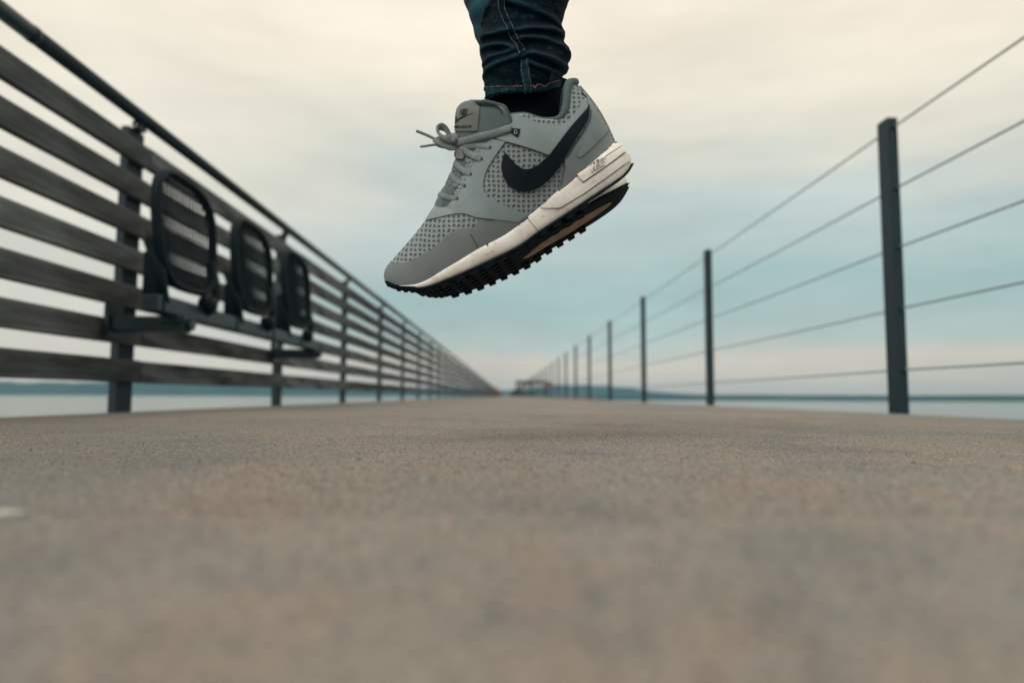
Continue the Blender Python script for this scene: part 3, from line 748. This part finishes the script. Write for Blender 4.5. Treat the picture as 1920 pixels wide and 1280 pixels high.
bm = sole_loft(MT, MB, WM_, .0, 1, bulge=.004); B_MID = bvh_of(bm); mid = sobj('midsole', bm, M['foam'], shoe, True)
OT = lut([(0, 60, 1118), (.03, 80, 1128), (.08, 150, 1152), (.118, 222, 1152), (.13, 240, 1160), (.25, 420, 1104), (.35, 590, 1029), (.45, 770, 941), (.55, 880, 863), (.65, 1010, 779), (.75, 1125, 704), (.85, 1225, 638), (.93, 1315, 577), (.97, 1352, 542), (1, 1376, 503)])
OB = lut([(0, 64, 1126), (.03, 84, 1158), (.08, 150, 1178), (.118, 222, 1183), (.13, 240, 1180), (.25, 424, 1122), (.35, 596, 1046), (.45, 778, 958), (.55, 888, 878), (.65, 1018, 794), (.75, 1132, 718), (.85, 1232, 652), (.93, 1320, 590), (.97, 1357, 553), (1, 1380, 510)])
WO = lambda s: WM_(s)*1.012+.0004
bm = sole_loft(OT, OB, WO, 0, 1, kb=.985, bulge=.003); B_OUT = bvh_of(bm); outs = sobj('outsole', bm, M['sole'], shoe, True)

# midsole details: raised heel clip in two bars and lower rib, so the gaps are real grooves
piece('heel_clip_bar', [(1113, 497), (1200, 440), (1294, 380), (1322, 412), (1200, 488), (1090, 562), (1084, 528)], c1, B_MID, .0022, M['foam'], shoe, closed_smooth=False, step=3)
piece('heel_clip_bar', [(1092, 567), (1200, 493), (1324, 416), (1340, 440), (1230, 524), (1118, 599)], c1, B_MID, .0022, M['foam'], shoe, closed_smooth=False, step=3)
piece('heel_rib', [(940, 741), (1000, 735), (1120, 662), (1345, 500), (1376, 490), (1372, 462), (1345, 452), (1230, 532), (1120, 609), (1076, 572), (1000, 640), (890, 738)], c1, B_MID, .0012, M['foam'], shoe, closed_smooth=False, step=3)
band('groove', [(934, 738), (990, 745), (1120, 668), (1230, 592), (1345, 508)], .55, c1, B_MID, .0003, M['groove'], shoe, smooth=False)  # dark brown strips laid along the groove lines
band('groove', [(818, 788), (848, 826), (878, 862)], .5, c1, B_MID, .0003, M['ink'], shoe, smooth=False)
band('groove', [(1086, 566), (1160, 516), (1200, 490), (1326, 414)], .5, c1, B_MID, .0010, M['groove'], shoe, smooth=False)
band('groove', [(1078, 572), (1118, 604), (1232, 528), (1342, 446)], .5, c1, B_MID, .0010, M['groove'], shoe, smooth=False)
for x, y in ((775, 822), (604, 934)):
    piece('notch', [(x-12, y-4), (x+14, y-16), (x+8, y+4), (x+2, y+8)], c1, B_MID, .0006, M['ink'], shoe, closed_smooth=False, step=4)
# dirt wear specks are in the material; toe bumper ribs
for k in range(15):
    s = .012+.0072*k; a, b = OT(s), OB(s)
    bmx = lay(grid_poly(strip_poly([c1(a[0], a[1]+6), c1(b[0], b[1]+4)], .95), 2), B_OUT, .0012); sobj('toe_rib', bmx, M['sole'], shoe)

# -------- lugs (shared mesh), placed on the underside
def lug_mesh(lx, ly, lz):
    bm = bmesh.new(); v = box(bm, (0, 0, 0), (lx, ly, lz))
    for q in bm.verts:
        if q.co.z < 0: q.co.x *= .86; q.co.y *= .86
    return mesh_of('lug', bm, M['sole'])
LG_edge = lug_mesh(.0100, .010, .0046); LG_mid = lug_mesh(.0085, .0085, .0040); LG_bar = lug_mesh(.0045, .020, .0034)
def under(a, wv):
    """hit the outsole's underside at distance a along the shoe and wv to the side"""
    o = TOE+EX*a-EZ*.2+NV*wv; h = B_OUT.ray_cast(o, EZ, 1); return h
inv = MS.inverted()
def put_lug(me, a, wv, yaw=0):
    h = under(a, wv)
    if h[0] is None: return
    p = inv @ h[0]; n = inv.to_3x3() @ h[1]
    if n.z > 0: n = -n
    if n.z > -.5: return
    q = Vector((0, 0, -1)).rotation_difference(n) @ Matrix.Rotation(yaw, 3, 'Z').to_quaternion()
    o = link(bpy.data.objects.new('lug', me)); o.parent = shoe; o.rotation_mode = 'QUATERNION'; o.rotation_quaternion = q; o.location = p+n*.0012
def WA(a):                                                        # outsole half width at distance a
    x = max(0, min(1, a/.298)); return WO(x)
for k in range(5):
    for wv in (-.4, 0, .4): put_lug(LG_bar, .012+.0065*k, wv*WA(.012+.0065*k)*1.3)
a = .046; k = 0
while a < .288:
    wv = WA(a); heel = a > .145
    for sd in (1, -1):
        if not (a > .235): put_lug(LG_edge, a, sd*(wv-.0045), 0)
        if not heel: put_lug(LG_mid, a, sd*wv*.50); put_lug(LG_mid, a, sd*wv*.17)
        elif a < .235: put_lug(LG_mid, a, sd*wv*.60)
    a += .0165; k += 1

# underside insert (gum-coloured, seen on the far shoe)
def from_below(x, y): return TOE+EX*x-EZ*.2+NV*y, EZ
ins = []
for k in range(40):
    t = 2*PI*k/40; x = .208+.062*math.cos(t); y = .0155*math.sin(t)
    if math.cos(t) < -.2: y *= .95
    ins.append((x, y))
b = lay(grid_poly(ins, .004), B_OUT, .0010, caster=from_below); insert = sobj('sole_insert', b, M['tan'], shoe)

# -------- tongue: curved shell wrapped round the ankle plus the lace gap filler
TG = [(452, 352), (443, 300), (447, 240), (465, 198), (500, 178), (545, 171), (620, 172), (668, 182), (700, 205), (714, 240), (690, 275), (650, 315), (610, 350), (560, 385), (500, 400)]
def tongue_shell():
    bm = bmesh.new(); rows = []
    # rows run from the base of the lacing up to the rounded top; left edge = centre line of the foot
    LE = lut([(0, 330, 742), (.12, 352, 690), (.25, 388, 625), (.38, 420, 562), (.48, 440, 505), (.56, 453, 452), (.64, 455, 400), (.72, 446, 340), (.80, 444, 285), (.88, 447, 238), (.94, 460, 203), (.98, 485, 183), (1, 520, 174)])
    RI = lut([(0, 420, 762), (.12, 470, 705), (.25, 520, 620), (.38, 570, 540), (.48, 620, 470), (.56, 665, 420), (.64, 700, 380), (.72, 735, 330), (.80, 738, 290), (.88, 722, 250), (.94, 703, 212), (.98, 672, 188), (1, 600, 174)])
    WR = lut([(0, .012), (.25, .019), (.5, .024), (.7, .031), (.9, .033), (1, .031)])
    for i in range(57):
        v = i/56; l, r_, wr = LE(v), RI(v), WR(v); row = []
        for j in range(-16, 17):
            t = abs(j)/16; sd = 1 if j >= 0 else -1
            an = t*PI/2; ww = wr*math.sin(an)**.9
            x = l[0]+(r_[0]-l[0])*(1-math.cos(an)); y = l[1]+(r_[1]-l[1])*(1-math.cos(an))
            p = onplane(*c1(x, y), ww)-NV*ww
            row.append(bm.verts.new(p+NV*ww*sd))
        rows.append(row)
    for a_, b_ in zip(rows, rows[1:]):
        for k in range(len(a_)-1): bm.faces.new((a_[k], a_[k+1], b_[k+1], b_[k]))
    global TEDGE
    TEDGE = [v.co.copy() for v in catmull([rows[i][32].co for i in range(34, 57)] + [v.co for v in rows[56][30:2:-3]] + [rows[i][0].co for i in range(56, 40, -1)], 3)] if False else catmull([rows[i][32].co.copy() for i in range(34, 57, 2)] + [v.co.copy() for v in rows[56][29:3:-3]] + [rows[i][0].co.copy() for i in range(56, 40, -2)], 4)
    bmesh.ops.recalc_face_normals(bm, faces=bm.faces); return bm
bm = tongue_shell(); B_TG = bvh_of(bm); tng = sobj('tongue', bm, M['tongue'], shoe, True)
sl = tng.modifiers.new('thick', 'SOLIDIFY'); sl.thickness = .004; sl.offset = 0
bm = bmesh.new(); tube(bm, TEDGE, .0022, 10); sobj('tongue_edge', bm, M['lining'], shoe, True)
band('tongue_edge', [(560, 190), (620, 190), (655, 200), (680, 218), (690, 240)], .8, c1, B_TG, .0042, M['ink'], shoe)
piece('tongue_label', [(458, 214), (510, 202), (573, 201), (568, 262), (560, 328), (500, 330), (449, 328), (450, 260)], c1, B_TG, .0032, M['label'], shoe, closed_smooth=False, step=2)

def text_poly(txt, conv, org, xd, yd, off=0.02, shear=.0, spacing=1.0):
    cu = bpy.data.curves.new('lettering', 'FONT'); cu.body = txt; cu.size = 1; cu.offset = off; cu.shear = shear; cu.space_character = spacing; cu.resolution_u = 3; cu.fill_mode = 'FRONT'
    o = bpy.data.objects.new('lettering', cu); SC.collection.objects.link(o)
    bpy.context.view_layer.update()
    me = bpy.data.meshes.new_from_object(o.evaluated_get(bpy.context.evaluated_depsgraph_get()))
    bpy.data.objects.remove(o); bpy.data.curves.remove(cu)
    bm = bmesh.new(); bm.from_mesh(me); bpy.data.meshes.remove(me)
    for v in bm.verts:
        x, y = org[0]+xd[0]*v.co.x+yd[0]*v.co.y, org[1]+xd[1]*v.co.x+yd[1]*v.co.y
        q = conv(x, y); v.co = Vector((q[0], q[1], 0))
    return bm
def letters(name, txt, conv, org, xd, yd, bvh, th, m, parent, **k):
    bm = text_poly(txt, conv, org, xd, yd, **k); return sobj(name, lay(bm, bvh, th, skirt=.0004), m, parent)
# tongue label print (coordinates of the 11.6x crop)
letters('label_lettering', 'NIKE', c6, (190, 318), (74, 4), (14, -195), B_TG, .0036, M['ink'], shoe, off=.028, shear=.30, spacing=.84)
piece('label_mark', [(140, 345), (120, 365), (100, 440), (100, 490), (200, 405), (330, 325), (475, 268), (320, 305), (205, 355), (145, 400), (138, 380)], c6, B_TG, .0035, M['ink'], shoe, closed_smooth=False, step=2)
letters('label_lettering', 'PEGASUS 89', c6, (84, 588), (65, -2), (3, -72), B_TG, .0035, M['ink'], shoe, off=.03, spacing=1.0)
# embossed word on the heel clip (coordinates of the 5.8x crop)
letters('embossed_lettering', 'NIKE', c4, (1098, 1075), (60, -37), (0, -120), B_MID, .0034, M['foam'], shoe, off=-.004, shear=.25, spacing=1.05)
letters('embossed_shadow', 'NIKE', c4, (1093, 1080), (60, -37), (0, -120), B_MID, .0026, M['groove'], shoe, off=.012, shear=.25, spacing=1.05)  # offset brown copy painted as the letters' shadow

# -------- laces
def lace(name, pts, hw=.0031, ht=.0010, conv=c1, base=None, lift=.0020):
    """pts: (x, y) in crop pixels on the shoe (w=None) or (x, y, side distance)"""
    P3, NR = [], []
    for p in pts:
        q = conv(p[0], p[1])
        if len(p) == 3:
            P3.append(onplane(*q, p[2])); NR.append((NV*p[2]*30+(-right*.7+up*.5)).normalized()); continue
        d = ray(*q).normalized(); best = None
        for t in (B_UP, B_TG):
            h = t.ray_cast(CAM, d, 3)
            if h[0] is not None and (best is None or (h[0]-CAM).length < (best[0]-CAM).length): best = h
        if best is None: best = B_TG.find_nearest(CAM+d*.76)
        n = best[1] if best[1].dot(d) < 0 else -best[1]
        P3.append(best[0]+n*(lift if 0 < len(P3) else .0012)); NR.append(n)
    k = catmull(P3, 6); nn = [v.normalized() for v in catmull(NR, 6)]
    bm = bmesh.new(); tube(bm, k, 0, 10, flat=(hw, ht), normals=nn); return sobj(name, bm, M['lace'], shoe, True)
lace('lace', [(736, 322), (718, 323), (660, 340), (590, 356), (520, 376), (470, 388), (450, 392)], .0040, .0014, lift=.0030)
lace('lace', [(622, 420), (590, 412), (540, 410), (500, 412), (462, 420)], .0034, .0011)
lace('lace', [(578, 482), (548, 470), (515, 450), (480, 428)], .0036, .0011, lift=.0034)
lace('lace', [(522, 562), (490, 545), (455, 515), (438, 498)], .0034, .0011, lift=.0030)
lace('lace', [(490, 625), (460, 605), (430, 580), (410, 566)], .0034, .0011, lift=.0030)
lace('lace', [(452, 692), (415, 688), (385, 680), (362, 672)], .0032, .0011, lift=.0028)
# cross-overs coming from the other side
lace('lace', [(445, 478, .004), (462, 474), (500, 485), (520, 500)], .0026, .0009, lift=.0016)
lace('lace', [(412, 566, .003), (430, 548), (462, 540), (490, 545)], .0026, .0009, lift=.0016)
lace('lace', [(380, 640, .003), (398, 622), (430, 618), (455, 625)], .0026, .0009, lift=.0016)
lace('lace', [(345, 705, .003), (360, 690), (390, 690), (410, 700)], .0026, .0009, lift=.0016)
piece('lace_keeper', [(462, 428), (492, 424), (496, 470), (488, 484), (455, 478), (452, 455)], c1, B_TG, .0048, M['label'], shoe, closed_smooth=False, step=4)
# puffs of tongue between the laces
for x, y in ((432, 525), (402, 598), (372, 655), (350, 715)):
    piece('tongue_puff', [(x+math.cos(2*PI*k/12)*22+8, y+math.sin(2*PI*k/12)*24) for k in range(12)], c1, B_TG, .0028, M['tongue'], shoe, step=3, per=2)
# knot, bow and ends: free in front of the instep
def freelace(name, pts, hw, ht, nrm=None, seg=10, rad=None):
    P3 = [onplane(*c3(p[0], p[1]), p[2]) for p in pts]; k = catmull(P3, 8)
    nn = [(NV*.8+up*.5).normalized()]*len(k) if nrm is None else [nrm]*len(k)
    bm = bmesh.new(); tube(bm, k, 0, seg, flat=(hw, ht), normals=nn); return sobj(name, bm, M['lace'], shoe, True)
freelace('lace_knot', [(500, 500, .008), (530, 470, .012), (560, 500, .010), (560, 545, .006), (520, 560, .002), (500, 530, .008), (540, 440, .004)], .0040, .0026)
freelace('lace_knot', [(600, 530, .004), (570, 470, .012), (530, 430, .010), (510, 450, .002), (540, 530, -.002)], .0034, .0026)
freelace('lace_bow', [(545, 520, .006), (480, 480, .012), (410, 450, .014), (360, 400, .012), (355, 355, .009), (390, 335, .006), (440, 360, .003), (480, 420, .002), (520, 480, .004)], .0040, .0016, nrm=(NV*.35-up*.2+right*.9).normalized())
freelace('lace_bow', [(580, 550, .005), (500, 560, .010), (430, 530, .012), (370, 500, .012), (330, 470, .010)], .0046, .0018)
freelace('lace_bow', [(560, 560, .0), (480, 545, .002), (410, 540, .004), (350, 520, .006)], .0040, .0016)
freelace('lace_tip', [(340, 480, .010), (250, 435, .012), (180, 405, .014), (120, 382, .016)], .0016, .0014)
freelace('lace_tip', [(380, 530, .006), (300, 535, .004), (230, 545, .002), (165, 553, .0)], .0014, .0012)

# ---------------------------------------------------------------- second (far) shoe
def copy_obj(o, parent, basis=None):
    c = o.copy(); SC.collection.objects.link(c); c.parent = parent
    if basis is not None: c.matrix_basis = basis
    return c
SKIP = ('side_logo', 'label', 'embossed', 'plate', 'stitch', 'edge_line', 'lace_bow', 'lace_tip', 'lace_knot')
PHI = math.radians(18.1); TH2 = math.radians(26.7)
X2 = right*math.cos(TH2)+up*math.sin(TH2); Zp = -right*math.sin(TH2)+up*math.cos(TH2)
Z2 = Zp*math.cos(PHI)+YV*math.sin(PHI); Y2 = Z2.cross(X2)
MS2 = Matrix((X2, -Y2, Z2)).transposed().to_4x4()                # mirrored: right shoe
MS2.translation = P(757.6, 530.2, .847)
shoe2 = copy_obj(shoe, person, WM['person'].inverted() @ MS2); shoe2['label'] = 'far grey running shoe, black tread turned to the camera'
for ch in [c for c in SC.objects if c.parent == shoe]:
    if not ch.name.startswith(SKIP): copy_obj(ch, shoe2, ch.matrix_basis)
bpy.data.objects.remove(insert)

# ---------------------------------------------------------------- trousers
def interp(tab, y):
    if y <= tab[0][1]: 
        (x0, y0), (x1, y1) = tab[0], tab[1]; return x0+(x1-x0)*(y-y0)/(y1-y0)*.3
    for (x0, y0), (x1, y1) in zip(tab, tab[1:]):
        if y <= y1: return x0+(x1-x0)*(y-y0)/(y1-y0)
    return tab[-1][0]
LEFT = [(400, -60), (372, 20), (330, 110), (322, 200), (318, 300), (300, 420), (308, 540), (318, 620), (322, 720), (335, 820), (348, 930), (352, 1050)]
RIGHT = [(1345, -60), (1325, 30), (1282, 130), (1248, 240), (1222, 340), (1240, 450), (1240, 540), (1300, 640), (1325, 740), (1290, 830), (1255, 890), (1220, 960), (1200, 1045)]
lf = lambda y: sum(interp(LEFT, y+d) for d in (-25, 0, 25))/3; rf = lambda y: sum(interp(RIGHT, y+d) for d in (-25, 0, 25))/3
FOLDS = [  # (polyline in crop pixels, height mm, width up, width down)
    ([(300, 330), (345, 210), (420, 110), (470, 20)], 4.0, 40, 26),
    ([(560, 110), (650, 138), (800, 196), (1000, 250), (1150, 312), (1230, 355)], 3.6, 60, 26),
    ([(290, 430), (500, 432), (700, 424), (900, 400), (1100, 390), (1240, 400)], 5.0, 50, 30),
    ([(300, 548), (450, 540), (600, 560), (700, 600)], 4.0, 40, 26),
    ([(700, 510), (820, 496), (1000, 500), (1180, 530), (1300, 620)], 4.6, 42, 30),
    ([(320, 830), (400, 770), (520, 730), (700, 690), (860, 655)], 4.0, 40, 30),
    ([(840, 650), (1000, 682), (1180, 736), (1330, 742)], 5.2, 40, 34),
    ([(860, 745), (930, 775), (1060, 812), (1200, 818)], 3.0, 28, 24),
    ([(330, 690), (420, 655), (560, 640), (700, 620)], 3.0, 34, 22),
    ([(480, 30), (640, 60), (900, 20), (1150, -40), (1300, -110)], 4.2, 60, 40),
    ([(400, -160), (700, -120), (1000, -190), (1300, -230)], 4.5, 60, 50)]
def fold(x, y):
    d = 0
    for pl, amp, su, sdn in FOLDS:
        if x < pl[0][0]: yc, e = pl[0][1], (pl[0][0]-x)/60
        elif x > pl[-1][0]: yc, e = pl[-1][1], (x-pl[-1][0])/60
        else:
            e = 0
            for (x0, y0), (x1, y1) in zip(pl, pl[1:]):
                if x0 <= x <= x1: t = (x-x0)/(x1-x0); yc = y0+(y1-y0)*t; break
            e = -min(x-pl[0][0], pl[-1][0]-x)/60
        k = 1 if e < -1 else max(0, .5-.5*e)
        q = y-yc; s_ = su if q < 0 else sdn
        d += amp*k*math.exp(-(q/s_)**2)
    d += 1.3*noise.noise(Vector((x*.008, y*.012, 1)))+.6*noise.noise(Vector((x*.02, y*.03, 4)))
    return d*.001
ZT = .765
def hemy(x): return 1045-.035*(x-350) - (max(0, x-900)/250)**2*62
def trouser(y0, y1, ny, extra=0., na=120, amp=1.0):
    bm = bmesh.new(); rows = []
    for i in range(ny+1):
        v = i/ny; row = []
        for k in range(na):
            a = 2*PI*k/na; sn, cs = math.sin(a), math.cos(a)
            yy = y0+(y1-y0)*v
            xl, xr = lf(yy), rf(yy); cx, hw = (xl+xr)/2, (xr-xl)/2
            x = cx+hw*sn; y = yy
            if v > 0 and y1 > 900: y = y0+(hemy(x)-y0)*v
            p = P(*c2(x, y), ZT); hm_ = hw/5.564/1280*ZT
            n = (right*sn + NV*cs)
            fd = fold(x, y)*amp*(.30+.70*abs(cs)**.7)
            row.append(bm.verts.new(p+NV*cs*hm_*.92+n*(fd*1.45-.0040+extra)))
        rows.append(row)
    for a_, b_ in zip(rows, rows[1:]):
        for k in range(na): bm.faces.new((a_[k], b_[k], b_[(k+1) % na], a_[(k+1) % na]))
    return bm, rows
bm, rows = trouser(-500, 1045, 170)
# leg goes on up to the hip, out of the picture
ring0 = [v.co.copy() for v in rows[0]]; cen = sum(ring0, Vector())/len(ring0); prev = rows[0]
knee = Vector((-.02, .80, .95)); hip = Vector((.16, .83, 1.36))
for q in range(1, 15):
    t = q/14; c_ = cen.lerp(knee, t*2) if t < .5 else knee.lerp(hip, t*2-1); sc_ = 1+1.0*t
    row = [bm.verts.new(c_+(p-cen)*sc_) for p in ring0]
    for k in range(len(row)): bm.faces.new((row[k], prev[k], prev[(k+1) % len(row)], row[(k+1) % len(row)]))
    prev = row
bmesh.ops.recalc_face_normals(bm, faces=bm.faces); B_TR = bvh_of(bm)
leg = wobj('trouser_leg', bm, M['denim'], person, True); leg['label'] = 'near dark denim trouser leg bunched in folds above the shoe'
m_ = leg.modifiers.new('thick', 'SOLIDIFY'); m_.thickness = .0012
def tcast(x, y): return CAM, ray(x, y).normalized()
def tpiece(name, poly, th, m, step=4, skirt=.001):
    b_ = lay(grid_poly([c2(*p) for p in poly], step), B_TR, th, skirt=skirt); return wobj(name, b_, m, leg)
def tband(name, pts, hw, th, m, step=4):
    q = [(v.x, v.y) for v in catmull([(*c2(*p), 0) for p in pts], 6)]
    b_ = lay(grid_poly(strip_poly(q, hw), step), B_TR, th, skirt=.0008); return wobj(name, b_, m, leg)
hp = [(340, 1040), (335, 990), (345, 915)] + [(x, 908-.012*(x-380)) for x in range(400, 901, 50)] + [(960, 892), (1040, 872), (1120, 848), (1180, 828), (1182, 900), (1166, 935)] + [(x, hemy(x)-5) for x in range(1150, 360, -30)]
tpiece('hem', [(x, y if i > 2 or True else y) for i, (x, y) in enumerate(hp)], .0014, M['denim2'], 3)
SE = [(570, -60), (566, 40), (572, 110), (610, 200), (650, 300), (700, 400), (742, 480), (778, 560)]
SE2 = [(800, 625), (802, 700), (815, 800), (830, 890), (838, 1012)]
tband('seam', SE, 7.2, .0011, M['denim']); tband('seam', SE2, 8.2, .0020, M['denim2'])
def dashes(name, pts, hw, ln, gap, m, th, side):
    q = catmull([(*c2(*p), 0) for p in pts], 40); acc = 0; seg = []; bmx = bmesh.new(); on = True
    cur = [q[0]]
    for a_, b_ in zip(q, q[1:]):
        acc += (b_-a_).length; cur.append(b_)
        if acc >= (ln if on else gap):
            if on and len(cur) > 1:
                t = (cur[-1]-cur[0]).normalized(); n = Vector((-t.y, t.x, 0))*side
                one = lay(grid_poly(strip_poly([((cur[0]+n).x, (cur[0]+n).y), ((cur[-1]+n).x, (cur[-1]+n).y)], hw), 6), B_TR, th, skirt=.0002)
                tmp = bpy.data.meshes.new('t'); one.to_mesh(tmp); one.free(); bmx.from_mesh(tmp); bpy.data.meshes.remove(tmp)
            on = not on; acc = 0; cur = [b_]
    if len(bmx.verts): o = wobj(name, bmx, m, leg); o['kind'] = 'stuff'
for sd in (5.6, -5.2): dashes('stitching', SE, .42, 2.0, 1.5, M['thread2'], .0016, sd); dashes('stitching', SE2, .42, 2.0, 1.5, M['thread2'], .0026, sd)
dashes('stitching', [(385, 912), (520, 905), (700, 903), (890, 898)], .5, 3.2, 1.0, M['thread'], .0019, 0)
dashes('stitching', [(1040, 868), (1110, 846), (1180, 826)], .5, 6, .4, M['thread'], .0022, 0)
for a_, b_ in zip([(880, 895), (898, 925), (925, 888), (960, 882), (988, 918), (1030, 880)], [(898, 925), (925, 888), (960, 882), (988, 918), (1030, 880), (1050, 866)]):
    b__ = lay(grid_poly(strip_poly([c2(*a_), c2(*b_)], .6), 5), B_TR, .0026, skirt=.0006); wobj('frayed_thread', b__, M['thread'], leg)

# sock: ribbed tube from inside the shoe up into the trouser leg
bm = bmesh.new(); rows = []
for i in range(25):
    y = 60+i*12; xl, xr = 640-.1*(y-100), 1034-.05*(y-100); cx, hw = (xl+xr)/2, (xr-xl)/2; row = []
    for k in range(72):
        a = 2*PI*k/72; p = P(*c1(cx+hw*math.sin(a), y), .772); hm_ = hw/2.844/1280*.77
        row.append(bm.verts.new(p+NV*math.cos(a)*hm_*.72))
    rows.append(row)
for a_, b_ in zip(rows, rows[1:]):
    for k in range(72): bm.faces.new((a_[k], b_[k], b_[(k+1) % 72], a_[(k+1) % 72]))
bmesh.ops.recalc_face_normals(bm, faces=bm.faces); wobj('sock', bm, M['sock'], person, True)

# far leg: trouser tube coming down behind the near one
bm = bmesh.new(); rows = []
pa, pb = P(940, -10, .90), P(992, 185, .865)
for i in range(60):
    t = i/59; c_ = pb.lerp(pa, t*1.0) if t < .4 else None
    if t < .45: c_ = pb.lerp(pa, t/.45)
    else: c_ = pa.lerp(Vector((-.10, .95, .97)), min(1, (t-.45)/.3)) if t < .75 else Vector((-.10, .95, .97)).lerp(Vector((.14, 1.0, 1.36)), (t-.75)/.25)
    rr = .045+.012*t + .0006*math.sin(i*1.3); row = []
    for k in range(48):
        a = 2*PI*k/48; d_ = .0022*noise.noise(Vector((math.cos(a)*2, math.sin(a)*2, i*.25)))
        row.append(bm.verts.new(c_+Vector((math.cos(a), math.sin(a), 0))*(rr+d_)))
    rows.append(row)
for a_, b_ in zip(rows, rows[1:]):
    for k in range(48): bm.faces.new((a_[k], b_[k], b_[(k+1) % 48], a_[(k+1) % 48]))
bmesh.ops.recalc_face_normals(bm, faces=bm.faces)
l2 = wobj('trouser_leg', bm, M['denim2'], person, True); l2['label'] = 'far denim trouser leg, blurred behind the near one'  # paler denim stands in for the brighter light on this leg
